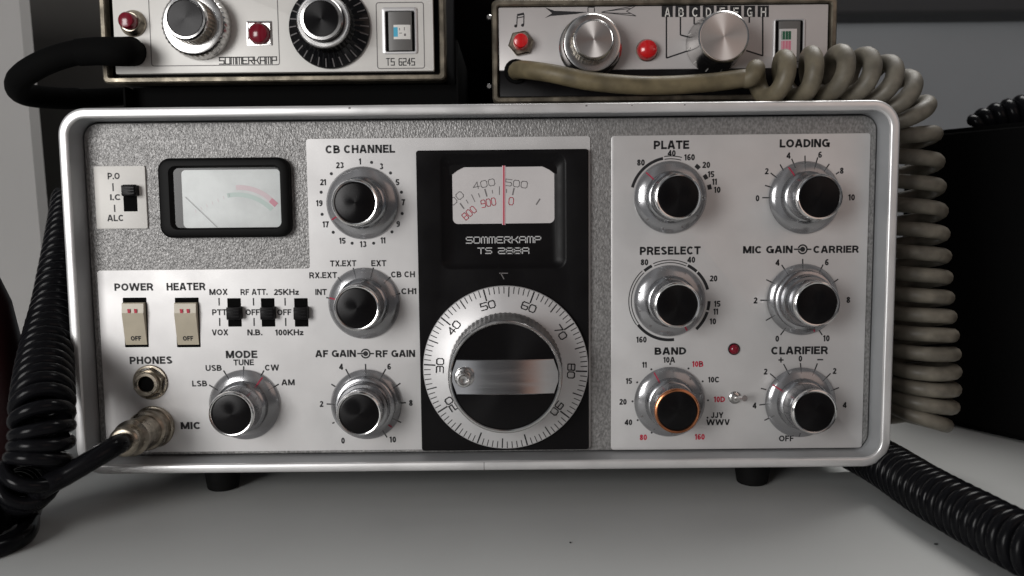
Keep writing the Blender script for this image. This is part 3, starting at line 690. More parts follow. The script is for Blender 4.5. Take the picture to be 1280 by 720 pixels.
pc = c+Vector((-16.2, -21.7, .2))
b = NB(); lathe(b, pc, [(0, 0), (3.9, 0), (4.0, .3), (3.7, .7), (2.9, .9), (2.7, 1.3), (2.6, 4.2), (2.9, 4.9), (3.0, 5.6), (2.7, 6.2), (2.1, 6.3), (1.5, 5.6), (0, 5.3)], n=40); finish(b, 'spinner_post', 'chrome', tk_)

# ---- rocker and slide switches
def rocker(x0, y0, x1, y1, label):
    rc_ = rect_at(x0, y0, x1, y1, YP)
    b = NB(); loft(b, [(*rc_, .3, YP+.2), (*rc_, .3, YP-.1), (*inset(rc_, .35), .3, YP-.1), (*inset(rc_, .4), .3, YP-.03)], False, True, k=2)
    fr = finish(b, 'rocker_switch', 'black_matte', radio); fr['label'] = label
    i0 = inset(rc_, .45); b = NB(); zt, zb = i0[3]-1.55, i0[2]+.7; zm = zt-3.7
    prof = [(zt, YP+.3), (zt, YP-1.7), (zt-.35, YP-2.2), (zm, YP-2.6), (zm-.6, YP-2.75), (zb+1, YP-.75), (zb, YP-.5), (zb, YP+.3)]
    lft = [b.verts.new((i0[0], y_, z_)) for z_, y_ in prof]; r_ = [b.verts.new((i0[1], y_, z_)) for z_, y_ in prof]
    bridge(b, lft, r_, False); face(b, lft); face(b, r_)
    rk = finish(b, 'rocker', 'ivory_plastic', fr, sharp=20)
    def yy(z_): return YP-2.75+(zm-.6-z_)/((zm-.6)-(zb+1))*2.0-.08
    b = NB(); cx = (i0[0]+i0[1])/2
    for dx in (-1.45, 1.35):
        z_ = zm+.3; w = [b.verts.new((cx+dx+a, yv, zz)) for a, zz, yv in ((-.55, z_+.9, YP-3.05), (.55, z_+.9, YP-3.05), (.7, z_-.8, YP-3.0), (-.4, z_-.8, YP-3.0))]; face(b, w)
    finish(b, 'marks', 'red_print', rk, smooth=False)
    b = NB(); b2 = NB(); V, F, asp = glyphs('OFF', .03); zc = zb+2.8; vs = []
    for x, z in V: zz = zc+z*2.0; vs.append(b.verts.new((cx+.25+x*4.4, yy(zz), zz)))
    for f_ in F: face(b, [vs[i] for i in f_])
    b2.free(); finish(b, 'legend', 'plain_print', rk, smooth=False)
rocker(155, 372, 184.5, 434, 'ivory rocker switch under the word POWER'); rocker(220, 372, 249.5, 434, 'ivory rocker switch under the word HEATER')
def slide(x0, y0, x1, y1, k0, k1, yb, dx=1.5):
    rc_ = rect_at(x0, y0, x1, y1, yb); b = NB(); loft(b, [(*inset(rc_, -.1), .2, yb+.1), (*inset(rc_, -.1), .2, yb-.08)], False, True, k=2)
    sl = finish(b, 'slide_switch', 'black_matte', radio)
    kc = rect_at(x0-.3, k0, x1+.3, k1, yb-2); b = NB(); block(b, kc, .3, yb, yb-4.2, .35, 2)
    for i in range(3): z_ = kc[2]+(kc[3]-kc[2])*(i+1)/4; box(b, (kc[0]+.4, yb-4.4, z_-.18), (kc[1]-.4, yb-4.15, z_+.18))
    finish(b, 'slider', 'black_satin', sl)
slide(154.5, 231, 171, 264, 231.5, 245, YP-.2)
for x in (285, 327, 368.5): slide(x, 373, x+16.3, 408, 383.5, 399, YP)

# ---- jack, socket, lamp, toggle, feet
c = at(187, 478.3, YP-1); c.y = YP
b = NB()
lathe(b, c, [(7.4, 0), (7.5, .4), (7.2, .8), (6.4, .85)], n=48); jack = finish(b, 'phone_jack', 'old_nickel', radio)
b = NB(); lp = []
for h, r in ((.8, 6.7), (2.6, 6.7), (3.0, 6.2)):
    lp.append([b.verts.new((c.x+r*math.cos(math.radians(60*k+20)), c.y-h, c.z+r*math.sin(math.radians(60*k+20)))) for k in range(6)])
bridge(b, lp[0], lp[1]); bridge(b, lp[1], lp[2]); face(b, lp[2]); finish(b, 'nut', 'old_nickel', jack, sharp=20)
b = NB(); lathe(b, c, [(5.2, 2.9), (5.2, 4.6), (4.8, 5.0), (3.6, 5.0), (3.3, 4.7), (3.3, 3.1)], n=40); finish(b, 'bushing', 'old_nickel', jack)
b = NB(); lathe(b, c, [(3.3, 3.2), (0, 3.15)], n=32); finish(b, 'hole', 'black_matte', jack)
cs = at(191, 534, YP-1); cs.y = YP
b = NB(); lathe(b, cs, [(9.0, 0), (9.1, .6), (8.8, 1.2), (8.2, 1.4), (8.0, 1.6), (7.8, 5.5), (7.4, 6), (0, 6)], n=56); finish(b, 'microphone_socket', 'old_nickel', radio)
c = at(918, 436.7, YP-1); c.y = YP
b = NB(); lathe(b, c, [(2.5, 0), (2.5, .5), (2.2, .7), (2.1, .6)], n=36); led = finish(b, 'indicator_lamp', 'black_satin', radio)
b = NB(); lathe(b, c, [(2.1, .3), (2.05, 1.0), (1.5, 1.7), (.8, 2.0), (0, 2.1)], n=36); finish(b, 'lens', 'red_lens', led)
c = at(919, 497.5, YP-1); c.y = YP
b = NB(); lathe(b, c, [(2.7, 0), (2.7, .5), (2.3, .9), (1.6, 1.1), (1.5, 2.2), (0, 2.2)], n=32); tog = finish(b, 'toggle_switch', 'chrome', radio)
b = NB(); e = at(931, 498, YP-9); tube(b, [c+Vector((0, -1.5, 0)), c.lerp(e, .5), e], lambda t: .75+.55*t, 14); finish(b, 'lever', 'chrome', tog)
for px, py in ((279, 603), (940, 597)):
    g = at(px, py, 24)
    b = NB(); loops = []
    for z, r in ((ZB+3, 8.6), (ZB-2, 8.4), (1.2, 6.9), (.4, 6.6), (.02, 6.0)): loops.append([b.verts.new((g.x+r*math.cos(2*math.pi*k/40), 24+r*math.sin(2*math.pi*k/40), z)) for k in range(40)])
    for a_, b_ in zip(loops, loops[1:]): bridge(b, a_, b_)
    face(b, loops[0]); face(b, loops[-1]); finish(b, 'foot', 'rubber', radio)
for gx in (-125, 125):
    b = NB(); loops = [[b.verts.new((gx+r*math.cos(2*math.pi*k/24), 250+r*math.sin(2*math.pi*k/24), z)) for k in range(24)] for z, r in ((ZB+3, 8), (.02, 7))]
    bridge(b, *loops); face(b, loops[0]); face(b, loops[1]); finish(b, 'foot', 'rubber', radio)

# =================================================================== small radio on the left
Y1 = 30.0; Z1 = at(340, 102, Y1).z
r1 = thing('small_radio', 'small white fronted radio with black capped knobs, on top of the transceiver', 'radio', (at(340, 90, Y1).x, Y1+80, Z1), 'small radios stacked on the large transceiver')
rf = (at(126, 60, Y1).x, at(556.5, 60, Y1).x, Z1, Z1+62)
bm = NB(); bbox(bm, (rf[0]+1.5, Y1+6, rf[2]+1.2), (rf[1]-1.5, Y1+150, rf[3]-1.2), 1.5); finish(bm, 'case', 'case_paint', r1)
bm = NB(); loft(bm, [(*rf, 2.2, Y1+9), (*rf, 2.2, Y1+.7), (*inset(rf, .6), 1.8, Y1), (*inset(rf, 2.1), 1.2, Y1), (*inset(rf, 2.5), 1.0, Y1+.6), (*inset(rf, 2.6), 1.0, Y1+5)], k=6); finish(bm, 'front_frame', 'worn_frame', r1)
bm = NB(); loft(bm, [(*inset(rf, 1.5), 1, Y1+4.6)], True, False); finish(bm, 'backing', 'black_matte', r1, smooth=False)
Y1P = Y1+1.0
rw = (at(143, 60, Y1P).x, at(542, 60, Y1P).x, at(340, 90.5, Y1P).z, rf[3]-3.6)
bm = NB(); block(bm, rw, .5, Y1+4.5, Y1P, .3); pl1 = finish(bm, 'front_plate', 'plate_white', r1)
def rect_line(b, rc_, y, w, r=1.2):
    o = rrect(*rc_, r, 4); i = rrect(*inset(rc_, w), max(.1, r-w), 4)
    vo = [b.verts.new((p[0], y, p[1])) for p in o]; vi = [b.verts.new((p[0], y, p[1])) for p in i]; bridge(b, vo, vi)
ye = Y1P-.06
for q_ in ((187, -8, 348.5, 82.3), (470.5, 2.5, 530.5, 86)):
    b = NB(); rect_line(b, rect_at(*q_, ye), ye, .38); finish(b, 'engraved_line', 'grey_print', pl1, smooth=False)
b = NB(); strokes(b, 'SOMMERKAMP', at(310, 75.6, ye), 70/ppm(ye), 8/ppm(ye), ye, 1.3/ppm(ye), 0, .28); finish(b, 'legend', 'plain_print', pl1, smooth=False); b = NB()
strokes(b, 'TS', at(488, 77.3, ye), 9.5/ppm(ye), 8/ppm(ye), ye, 1.1/ppm(ye), 0, .5); strokes(b, '624S', at(508.5, 77.3, ye), 19/ppm(ye), 8/ppm(ye), ye, 1.1/ppm(ye), 0, .5)
finish(b, 'legend', 'plain_print', pl1, smooth=False)
def part_lathe(name, material, parent, c, prof, n=56, ripple=None):
    b = NB(); lathe(b, c, prof, n, ripple); return finish(b, name, material, parent)
c = at(165.5, 29, Y1P-1); c.y = Y1P
pb = part_lathe('push_button', 'old_nickel', r1, c, [(5.6, 0), (5.7, .6), (5.3, 1.5), (4.8, 2.0), (4.4, 3.5), (4.0, 3.9), (0, 4)])
part_lathe('cap', 'red_lens', pb, c, [(3.6, 3.9), (3.5, 7.0), (3.0, 7.8), (1.5, 8.2), (0, 8.3)])
c = at(166, 67, Y1P-1); c.y = Y1P; C_MIC1 = c.copy()
part_lathe('microphone_socket', 'black_satin', r1, c, [(5.3, 0), (5.3, 2.5), (4.9, 3), (0, 3)])
c = at(249, 33, Y1P-1); c.y = Y1P
kn = part_lathe('control_knob', 'chrome', r1, c, [(0, .5), (13.8, .5), (14.2, 1), (13.6, 7.5), (12.9, 8.4), (12.2, 8.6), (9, 8.6), (9, 15.5), (8.9, 16.2), (8.4, 17), (7.6, 17.1), (7.4, 16.7), (0, 16.7)], 120, (2, 3, 40, .012))
part_lathe('grip', 'old_nickel', kn, c, [(9.3, 8.7), (9.2, 13), (9.0, 15.4)], 120, (0, 2, 40, .015)); part_lathe('cap', 'spun_black', kn, c, [(7.4, 16.75), (7.2, 16.9), (0, 16.95)])
c = at(412, 34, Y1P-1); c.y = Y1P
kn = part_lathe('control_knob', 'black_gloss', r1, c, [(0, .4), (17.4, .4), (17.7, .8), (17.5, 1.6), (11.8, 5), (11.4, 5.6), (10.9, 12.5), (0, 12.5)], 144, (5, 6, 36, .02))
part_lathe('trim_ring', 'chrome', kn, c, [(11.0, 12.2), (11.3, 12.6), (11.2, 13.8), (10.7, 14.2), (9.2, 14.2), (9.0, 13.8)], 96)
part_lathe('hub', 'black_gloss', kn, c, [(9.0, 13.4), (8.9, 16.5), (0, 16.5)], 96)
part_lathe('trim_ring', 'chrome', kn, c, [(8.9, 16.2), (9.0, 16.8), (8.6, 17.4), (7.4, 17.5), (7.2, 17.0)], 96)
part_lathe('cap', 'spun_black', kn, c, [(7.3, 17.0), (7.1, 17.2), (0, 17.25)], 72)
b = NB()
for i in range(30):
    a = 2*math.pi*i/30; d = Vector((math.cos(a), 0, math.sin(a))); t = Vector((-math.sin(a), 0, math.cos(a)))*.28
    p0 = c+d*17.2+Vector((0, -1.85, 0)); p1 = c+d*13.8+Vector((0, -3.9, 0)); face(b, [b.verts.new(x) for x in (p0-t, p0+t, p1+t*.8, p1-t*.8)])
finish(b, 'skirt_marks', 'grey_print', kn, smooth=False)
rl = rect_at(309, 26.5, 340, 57, Y1P); b = NB(); loft(b, [(*rl, .4, Y1P+.2), (*rl, .4, Y1P-.5), (*inset(rl, .5), .3, Y1P-.6), (*inset(rl, .8), .3, Y1P-.1)], False, True, 2); lb = finish(b, 'indicator_lamp', 'chrome', r1)
c = at(323.5, 42, Y1P-1); c.y = Y1P-.1; part_lathe('lens', 'red_lens', lb, c, [(4.7, 0), (4.6, 1.2), (3.8, 2.4), (2, 3.2), (0, 3.4)], 40)
def drum_meter(parent, out, x0, y0, x1, y1, yp, bands):
    ro = rect_at(*out, yp); ri = rect_at(x0, y0, x1, y1, yp)
    b = NB(); loft(b, [(*ro, 1.0, yp+.1), (*ro, 1.0, yp-.7), (*inset(ro, .4), .8, yp-.9), (*inset(ri, -.3), .6, yp-.9), (*ri, .6, yp-.4)], False, False, 4)
    fr = finish(b, 'meter_window', 'dial_metal', parent)
    b = NB(); loft(b, [(*inset(ri, -.3), .3, yp-.05)], True, False, 4); finish(b, 'backing', 'black_matte', fr, smooth=False)
    b = NB(); zc = (ri[2]+ri[3])/2; hh = (ri[3]-ri[2])/2-.3; xa, xb = ri[0]+1.2, ri[1]-1.2; pr = None
    cxm = (xa+xb)/2; R_ = (xb-xa)/2*1.12
    for i in range(17):
        xx = xa+(xb-xa)*i/16; yy = yp-.15-math.sqrt(max(0, R_*R_-(xx-cxm)**2))*.16
        w = (b.verts.new((xx, yy, zc-hh)), b.verts.new((xx, yy, zc+hh)))
        if pr: face(b, (pr[0], w[0], w[1], pr[1]))
        pr = w
    dr = finish(b, 'drum', 'drum_grey', fr)
    for material, bx0, by0, bx1, by1 in bands:
        rb = rect_at(bx0, by0, bx1, by1, yp-.95); b = NB(); pr = None
        for i in range(7):
            xx = rb[0]+(rb[1]-rb[0])*i/6; yy = yp-.21-math.sqrt(max(0, R_*R_-(xx-cxm)**2))*.16
            w = (b.verts.new((xx, yy, rb[2])), b.verts.new((xx, yy, rb[3])))
            if pr: face(b, (pr[0], w[0], w[1], pr[1]))
            pr = w
        finish(b, 'scale', material, dr, smooth=False)
drum_meter(r1, (478, 9.5, 521.5, 67.5), 482.5, 14.5, 518.5, 64.5, Y1P, [('plate_white', 492, 31, 513, 49), ('blue_print', 492, 34, 497.3, 46), ('grey_print', 499, 35, 500, 38), ('grey_print', 499, 41, 502.5, 42), ('grey_print', 505, 34, 506, 38), ('grey_print', 505, 42, 507.5, 45)])
# bracket under it
br = NB(); xa, xb = at(154, 120, Y1+4).x, at(573, 120, Y1+4).x
box(br, (xa, Y1+2, ZT-.8), (xb, Y1+120, ZT+1.2)); box(br, (xa, Y1+4, ZT+1.2), (xa+.9, Y1+110, Z1-1)); box(br, (xb-.9, Y1+4, ZT+1.2), (xb, Y1+110, at(573, 50, Y1+4).z))
box(br, (xa+1, Y1+12, ZT+1.2), (xb-1, Y1+100, Z1-.3))
tag(finish(br, 'mounting_bracket', 'black_matte', smooth=False), 'black metal mounting bracket under the left small radio', 'bracket')

# =================================================================== small radio on the right
Y2 = 30.0; Z2 = at(830, 126.5, Y2).z; ZT2 = at(830, -2.5, Y2).z
r2 = thing('small_radio', 'small silver radio with spun metal knobs and a lettered channel selector', 'radio', (at(830, 90, Y2).x, Y2+80, Z2), 'small radios stacked on the large transceiver')
rf = (at(615, 60, Y2).x, at(1046, 60, Y2).x, Z2, ZT2)
bm = NB(); bbox(bm, (rf[0]+.8, Y2+6, rf[2]+1.2), (rf[1]-1.5, Y2+150, rf[3]-1.2), 1.5); finish(bm, 'case', 'case_paint', r2)
bm = NB(); loft(bm, [(*rf, 2.4, Y2+9), (*rf, 2.4, Y2+.7), (*inset(rf, .6), 2.0, Y2), (*inset(rf, 2.0), 1.2, Y2), (*inset(rf, 2.5), 1.0, Y2+.6), (*inset(rf, 2.6), 1.0, Y2+5)], k=6); finish(bm, 'front_frame', 'worn_frame', r2)
Y2P = Y2+1.6
bm = NB(); loft(bm, [(*inset(rf, 1.5), 1, Y2+4.6)], True, False); finish(bm, 'backing', 'black_matte', r2, smooth=False)
rw = (rf[0]+2.9, rf[1]-3.4, at(830, 86.5, Y2P).z, rf[3]-2.9)
bm = NB(); block(bm, rw, .5, Y2+4.5, Y2P, .3); pl2 = finish(bm, 'front_plate', 'plate_dull', r2)
bm = NB(); block(bm, (rw[0], rw[1], rf[2]+2.7, rw[2]-.05), .4, Y2+4.5, Y2P+.3, .2); finish(bm, 'lower_strip', 'black_satin', r2)
for py in (22, 108):
    c = at(611.5, py, Y2+12); b = NB(); lathe(b, Vector((c.x, Y2+13, c.z)), [(0, 0), (1.1, 0), (1.3, .4), (1.3, 1.4), (.9, 1.9), (0, 1.9)], 20); finish(b, 'screw', 'chrome', r2)
ye = Y2P-.06; b = NB()
L(b, (646, 32), (646.5, 19.5), ye, 1.2); L(b, (654.6, 31), (655, 18), ye, 1.2); L(b, (646.5, 18.8), (655, 17), ye, 2.6); L(b, (646.5, 22.5), (655, 20.7), ye, 1.2); dot(b, 644.6, 32.5, ye, 1.9); dot(b, 653.2, 31.5, ye, 1.9)
def pxpoly(b, pts, y): face(b, [b.verts.new(at(*p, y)) for p in pts])
pxpoly(b, [(681, 9), (693, 13.5), (735, 15), (720, 17.5), (688, 20), (681, 22.5), (690, 16.5)], ye)
for p, q_ in (((752, 15), (795, 7)), ((752, 15.5), (795, 20)), ((795, 7), (783, 14)), ((783, 14), (795, 20)), ((755, 14.3), (788, 10.5)), ((755, 15.8), (788, 17))): L(b, p, q_, ye, .8)
L(b, (735, 9), (743, 9), ye, 1); L(b, (735, 9), (735, 15), ye, 1); L(b, (743, 9), (743, 15), ye, 1)
for i in range(8):
    x = 834+17.15*i; pxpoly(b, [(x-7, 7), (x+7, 7), (x+7, 21.3), (x-7, 21.3)], ye)
qh = lerp_z(800, 0, 5.54)
for pts in (((183, 118), (183, 402), (352, 345)), ((280, 118), (280, 242), (358, 262)), ((375, 118), (375, 165), (392, 192)), ((757, 118), (757, 158)), ((850, 118), (850, 386), (735, 350))):
    for p, q_ in zip(pts, pts[1:]): L(b, qh(*p), qh(*q_), ye, 1.8)
finish(b, 'legend', 'plain_print', pl2, smooth=False)
b = NB()
for i, ch in enumerate('ABCDEFGH'): T(b, ch, 834.3+17.15*i, 15.2, 6.5, 11, ye-.06, 0)
finish(b, 'channel_letters', 'plate_white', pl2, smooth=False)
c = at(651, 54, Y2P-1); c.y = Y2P
b = NB(); lp = []
for h, r in ((0, 5.6), (1.6, 5.6), (2.1, 5.0)): lp.append([b.verts.new((c.x+r*math.cos(math.radians(60*k+10)), c.y-h, c.z+r*math.sin(math.radians(60*k+10)))) for k in range(6)])
bridge(b, lp[0], lp[1]); bridge(b, lp[1], lp[2]); face(b, lp[2]); pb = finish(b, 'push_button', 'old_nickel', r2, sharp=20)
part_lathe('cap', 'bright_red', pb, c, [(3.3, 2), (3.2, 6.6), (2.8, 7.4), (1.5, 7.8), (0, 7.9)], 36)
c = at(738, 58.5, Y2P-1); c.y = Y2P
kn = part_lathe('control_knob', 'chrome', r2, c, [(0, .5), (13.6, .5), (13.7, 1), (12.9, 1.6), (12.6, 2.2), (12.4, 8.6), (11.9, 9.3), (11.2, 9.5), (8.9, 9.4), (8.7, 8.6), (0, 8.6)], 96)
part_lathe('hub', 'old_nickel', kn, c, [(8.2, 8.5), (8.1, 15.5)], 96, (0, 1, 36, .015))
part_lathe('trim_ring', 'chrome', kn, c, [(8.2, 15.3), (8.45, 15.8), (8.3, 16.8), (7.8, 17.2), (7.4, 17.0)], 96)
part_lathe('cap', 'spun_silver', kn, c, [(7.7, 17.05), (7.4, 17.3), (0, 17.35)], 72)
c = at(809, 62.5, Y2P-1); c.y = Y2P
lb = part_lathe('indicator_lamp', 'old_nickel', r2, c, [(4.8, 0), (4.8, .5), (4.4, .8)], 36); part_lathe('lens', 'bright_red', lb, c, [(4.5, .5), (4.4, 2.2), (3.7, 3.8), (2.2, 4.8), (0, 5.2)], 40)
c = at(893, 55.5, Y2P-1); c.y = Y2P
kn = part_lathe('control_knob', 'chrome', r2, c, [(0, .5), (12.3, .5), (12.4, 1), (11.6, 5.5), (10.6, 12.5), (10.4, 15.5)], 96)
part_lathe('trim_ring', 'chrome', kn, c, [(10.3, 15.3), (10.7, 15.8), (10.6, 17.2), (10.0, 17.8), (9.5, 17.7)], 96)
part_lathe('cap', 'spun_silver', kn, c, [(9.9, 17.65), (9.6, 17.9), (0, 17.95)], 72)
b = NB()
for i in range(12):
    a = 2*math.pi*i/12+.2; d = Vector((math.cos(a), 0, math.sin(a))); t = Vector((-math.sin(a), 0, math.cos(a)))*.25
    p0 = c+d*12.35+Vector((0, -1.8, 0)); p1 = c+d*11.7+Vector((0, -5.6, 0)); face(b, [b.verts.new(x) for x in (p0-t, p0+t, p1+t, p1-t)])
finish(b, 'skirt_marks', 'plate_white', kn, smooth=False)
drum_meter(r2, (966.5, 24, 1005.5, 80), 969, 26, 1003, 78, Y2P, [('dial_metal', 974, 36, 996, 71), ('green_flag', 977, 39, 989, 49.5), ('pink_print', 976.5, 51, 988.5, 68)])

# added dark box, stands in for the shade in the gap
bm = NB(); bbox(bm, (at(548, 60, 120).x, 120, ZT-1), (at(640, 60, 120).x, 240, ZT+90), 1.5)
tag(finish(bm, 'gap_shade_box', 'black_matte'), 'added dark box painting the shade between the two small radios', 'box')

# =================================================================== cords
def cord_grey():
    pr = 3.8
    root = thing('coiled_lead', 'grey brown coiled lead plugged into the right small radio, hanging down past the large transceiver', 'cable', at(1140, 300, 40))
    b = NB()
    a = at(645, 89, Y2P-1); a.y = Y2P+.5
    lead = [a, at(652, 87, Y2-8), at(690, 92, Y2-18), at(740, 102, Y2-21), at(810, 107, Y2-21), at(880, 104, Y2-20), at(930, 98, Y2-19)]
    # coil axis: along the top, over the corner, down the side
    axis = [at(930, 98, Y2-19), at(950, 97, 12), at(985, 97, 14), at(1030, 92, 16), at(1072, 95, 22), at(1105, 108, 30), at(1128, 134, 38), at(1137, 170, 42), at(1140, 230, 42), at(1143, 300, 40), at(1147, 380, 38), at(1151, 440, 36), at(1152, 480, 36), at(1149, 512, 36), at(1141, 538, 36)]
    ax = spline(axis, 1.5)
    def R(t): return (7.4+2.4*min(1, t/.38)+2.0*max(0, min(1, (t-.38)/.3))+1.4*max(0, min(1, (t-.72)/.12))-2.2*max(0, (t-.94)/.06))*min(1, t/.045)
    def P(t): return 12.4 if t < .34 else 12.4-(t-.34)/.1*.4 if t < .44 else 12.0-(t-.44)/.56*5.6
    h = helix(ax, R, P, phase=2.6, spt=28, hand=-1)
    pts = spline(lead, 1.5)
    k = max(range(len(h)-24, len(h)-1), key=lambda i: (h[i]-h[i+1]).x)      # leave the coil where it heads back to the left
    e = h[k]; allp = pts[:-1]+h[:k+1]+spline([e, e+Vector((-9, 4, -2)), e+Vector((-22, 20, -5)), e+Vector((-30, 50, -6))], 1.5)[1:]
    tube(b, allp, lambda t: 3.85 if t < .35 else max(3.35, 3.85-(t-.35)*4), 12)
    finish(b, 'cord', 'grey_cord', root, sharp=80)
    b = NB(); tube(b, [a+Vector((0, 1, 0)), a+Vector((0, -2, 0))], 5.2, 20); finish(b, 'strain_relief', 'black_matte', root)
cord_grey()

def cord_mic():
    root = thing('microphone_lead', 'black coiled lead with a metal screw plug in the lower left socket', 'cable', at(80, 600, 5))
    # plug
    d = (at(147, 556, YP-36)-(cs+Vector((0, -5, 0)))).normalized(); o = cs+Vector((0, -5, 0))
    def seg(name, material, prof, n=40):
        b = NB(); u = d.cross(Vector((0, 0, 1))).normalized(); v = d.cross(u); loops = []
        for r, h in prof: loops.append([b.verts.new(o+d*h+u*(r*math.cos(2*math.pi*k/n))+v*(r*math.sin(2*math.pi*k/n))) for k in range(n)])
        for x, y_ in zip(loops, loops[1:]): bridge(b, x, y_)
        face(b, loops[0]); face(b, loops[-1]); return finish(b, name, material, root)
    pg = seg('plug', 'old_nickel', [(6.0, -3), (8.0, 0), (8.3, .6), (8.3, 3.2), (8.0, 3.8), (7.0, 4.4), (6.9, 5), (6.9, 16), (7.3, 16.5), (7.3, 18.6), (6.6, 19.4), (6.0, 20), (5.8, 22.5), (6.0, 23), (5.9, 25.5), (5.2, 26.2), (4.6, 26.4)])
    e = o+d*25
    pts = spline([e, e+d*8, at(118, 573, -34), at(82, 594, -38), at(52, 612, -40), atz(38, 640, 4), atz(30, 668, 3.3), atz(-20, 690, 3.3), atz(-70, 690, 3.3), atz(-90, 660, 8)], 1.5)
    axis = spline([atz(-75, 655, 13), atz(-30, 640, 13), at(10, 618, -24), at(36, 598, -38), at(51, 560, -36), at(53, 510, -30), at(57, 450, -6), at(69, 380, 26), at(81, 310, 56), at(90, 250, 90)], 1.2)
    h = helix(axis, lambda t: 9.0 if t < .35 else 9.0-2.0*min(1, (t-.35)/.3), lambda t: 5.2+.3*t, phase=1.0, spt=26)
    join = spline([pts[-3], pts[-1], pts[-1].lerp(h[5], .5), h[5], h[6]], 1.2)
    tot = pts[:-3]+join[:-1]+h[6:]; fl = len(pts)/len(tot)
    b = NB(); tube(b, tot, lambda t: 3.9 if t < fl*.7 else max(2.7, 3.9-1.2*(t-fl*.7)/(fl*.3)), 12); finish(b, 'cord', 'black_cord', root, sharp=80)
cord_mic()

def cord_right():
    Rr = 10.5
    axis = spline([atz(1060, 556, Rr+2), atz(1105, 580, Rr+1), atz(1160, 615, Rr+1), atz(1225, 651, Rr+1), atz(1290, 685, Rr+1), atz(1370, 716, Rr+1)], 1.2)
    h = helix(axis, lambda t: Rr-2.3, lambda t: 4.6+.25*math.sin(t*23), phase=0, spt=26)
    b = NB(); tube(b, h, 2.3, 10); o = finish(b, 'coiled_cable', 'black_cord', sharp=80)
    tag(o, 'shiny black coiled cable on the table by the transceiver lower right corner', 'cable')
cord_right()

def cord_loop():
    root = thing('microphone_lead', 'thick smooth black cable looping out leftwards from the left small radio', 'cable', C_MIC1)
    c = C_MIC1
    pts = spline([c+Vector((2, -1, 0)), c+Vector((-1, -9, .3)), at(140, 64, Y1-13), at(95, 66, Y1-14), at(52, 80, Y1-14), at(24, 100, Y1-6), at(30, 117, Y1+14), at(75, 123, Y1+36), at(125, 122, Y1+55), at(160, 120, Y1+70)], 1.5)
    b = NB(); tube(b, pts, lambda t: 5.2 if t < .8 else 4.6, 18); finish(b, 'cable', 'black_matte', root, sharp=80)
    b = NB(); tube(b, spline([c+Vector((1, -5, .2)), at(150, 64.5, Y1-13), at(124, 64, Y1-14), at(98, 65.5, Y1-14)], 1.5), lambda t: 6.2-.6*t, 24); finish(b, 'sleeve', 'black_matte', root)
cord_loop()

# =================================================================== other surroundings
# black cabinet at the right, turned towards the viewer
b = NB(); P0 = at(1128, 168, 150); P1 = at(1330, 145, 70)
d = Vector((P1.x-P0.x, P1.y-P0.y, 0)).normalized(); nrm = Vector((-d.y, d.x, 0))
zt = (P0.z+P1.z)/2; Lc = 260
pts = [P0, P0+d*Lc, P0+d*Lc+nrm*180, P0+nrm*180]
lo = [b.verts.new((p.x, p.y, .5)) for p in pts]; hi = [b.verts.new((p.x, p.y, zt)) for p in pts]; bridge(b, lo, hi); face(b, lo); face(b, hi)
bmesh.ops.bevel(b, geom=list(b.edges), offset=3, segments=3, affect='EDGES')
tag(finish(b, 'cabinet', 'black_matte'), 'black box shaped cabinet in the shade right of the transceiver', 'cabinet')
bx = at(1226, 150, 118).x; axis = spline([Vector((bx-2, 122, zt+2)), Vector((bx+8, 120, zt+6)), Vector((bx+30, 112, zt+9)), Vector((bx+70, 98, zt+10)), Vector((bx+120, 80, zt+10))], 1.5)
h = helix(axis, lambda t: 2.5+4.5*min(1, t*4), lambda t: 6.0, spt=22)
b = NB(); tube(b, h, 3.1, 10); tag(finish(b, 'coiled_cable', 'black_cord', sharp=80), 'black coiled cable lying on top of the black cabinet at the right edge', 'cable')
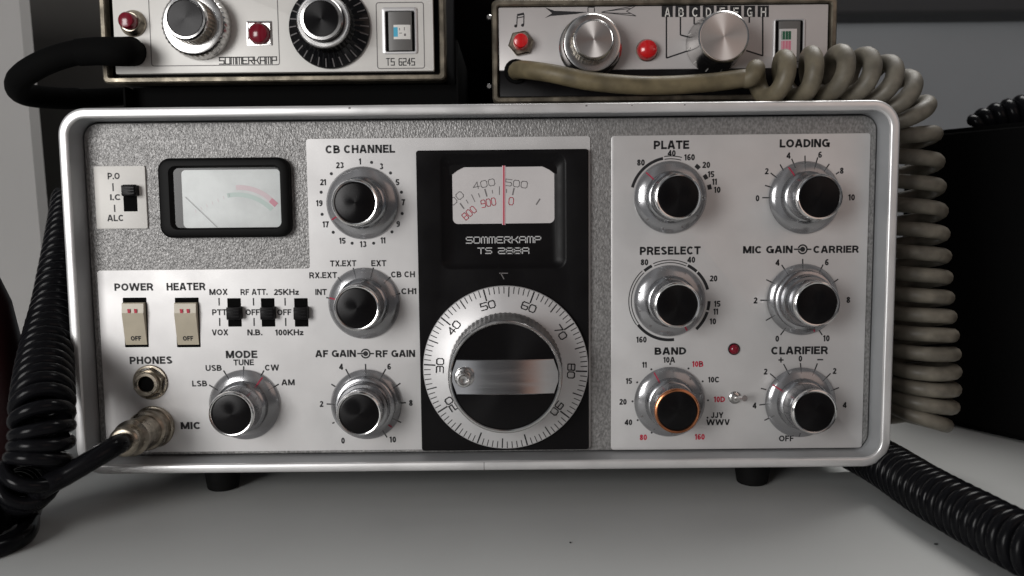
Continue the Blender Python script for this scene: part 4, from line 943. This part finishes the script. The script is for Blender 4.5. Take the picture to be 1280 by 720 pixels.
# maroon rounded object at the left edge
b = NB(); g = at(2, 470, 20); prof = [(0.02, 20), (4, 22), (30, 24.5), (60, 23), (78, 19), (88, 14), (95, 8), (98.5, 3), (99.2, 0.3)]
zt_ = at(8, 312, 20).z; loops = []
for z, r in prof: loops.append([b.verts.new((g.x-11+r*math.cos(2*math.pi*k/40)*.8, 20+r*.8*math.sin(2*math.pi*k/40), z/99.2*zt_)) for k in range(40)])
for x, y_ in zip(loops, loops[1:]): bridge(b, x, y_)
face(b, loops[0]); face(b, loops[-1])
tag(finish(b, 'handset', 'maroon'), 'dark maroon rounded handset standing at the left edge beside the black coiled cord', 'handset')
b = NB(); yb = 330; e0 = at(-60, -60, yb); e1 = at(175, 0, yb)
bbox(b, (e0.x, yb, .5), (e1.x, yb+15, e0.z), 2)  # added board, its dark colour stands in for shade on the wall
tag(finish(b, 'wall_shade_board', 'wall_shade_dark'), 'added dark board painting the shaded wall behind the left small radio', 'board')
# light upright board at the left, behind everything
b = NB(); yb = 200
e0, e1 = at(20, -40, yb), at(66, 470, yb)
pl = [(e0.x, e0.z), (e1.x, e1.z), (e1.x, .5), (e0.x-500, .5), (e0.x-500, e0.z)]
lo = [b.verts.new((p[0], yb+12, p[1])) for p in pl]; hi = [b.verts.new((p[0], yb, p[1])) for p in pl]; bridge(b, lo, hi); face(b, lo); face(b, hi)
tag(finish(b, 'side_board', 'wall_light', smooth=False), 'pale upright board behind the black cord at the left edge', 'board')
# dark ledge across the wall at the top right
b = NB(); zl = at(1200, 24, 405).z; bbox(b, (-60, 380, zl), (900, 419, zl+320), 3)
tag(finish(b, 'wall_ledge', 'panel_dark'), 'dark panel along the top of the wall at the upper right', 'panel')
# crumbs on the table
for px, py, a, lab in ((713, 679, .3, 'tiny dark crumb on the table below the tuning dial'), (1170, 681, 1.2, 'tiny dark crumb on the table beside the shiny coiled cable')):
    p = atz(px, py, 0); b = NB(); bmesh.ops.create_icosphere(b, subdivisions=1, radius=.55)
    for v in b.verts: v.co = Vector((v.co.x*(1.5 if a > 1 else .8), v.co.y*.8, v.co.z*.6+.3))+p
    tag(finish(b, 'crumb', 'plain_print'), lab, 'crumb', 'crumbs on the table')
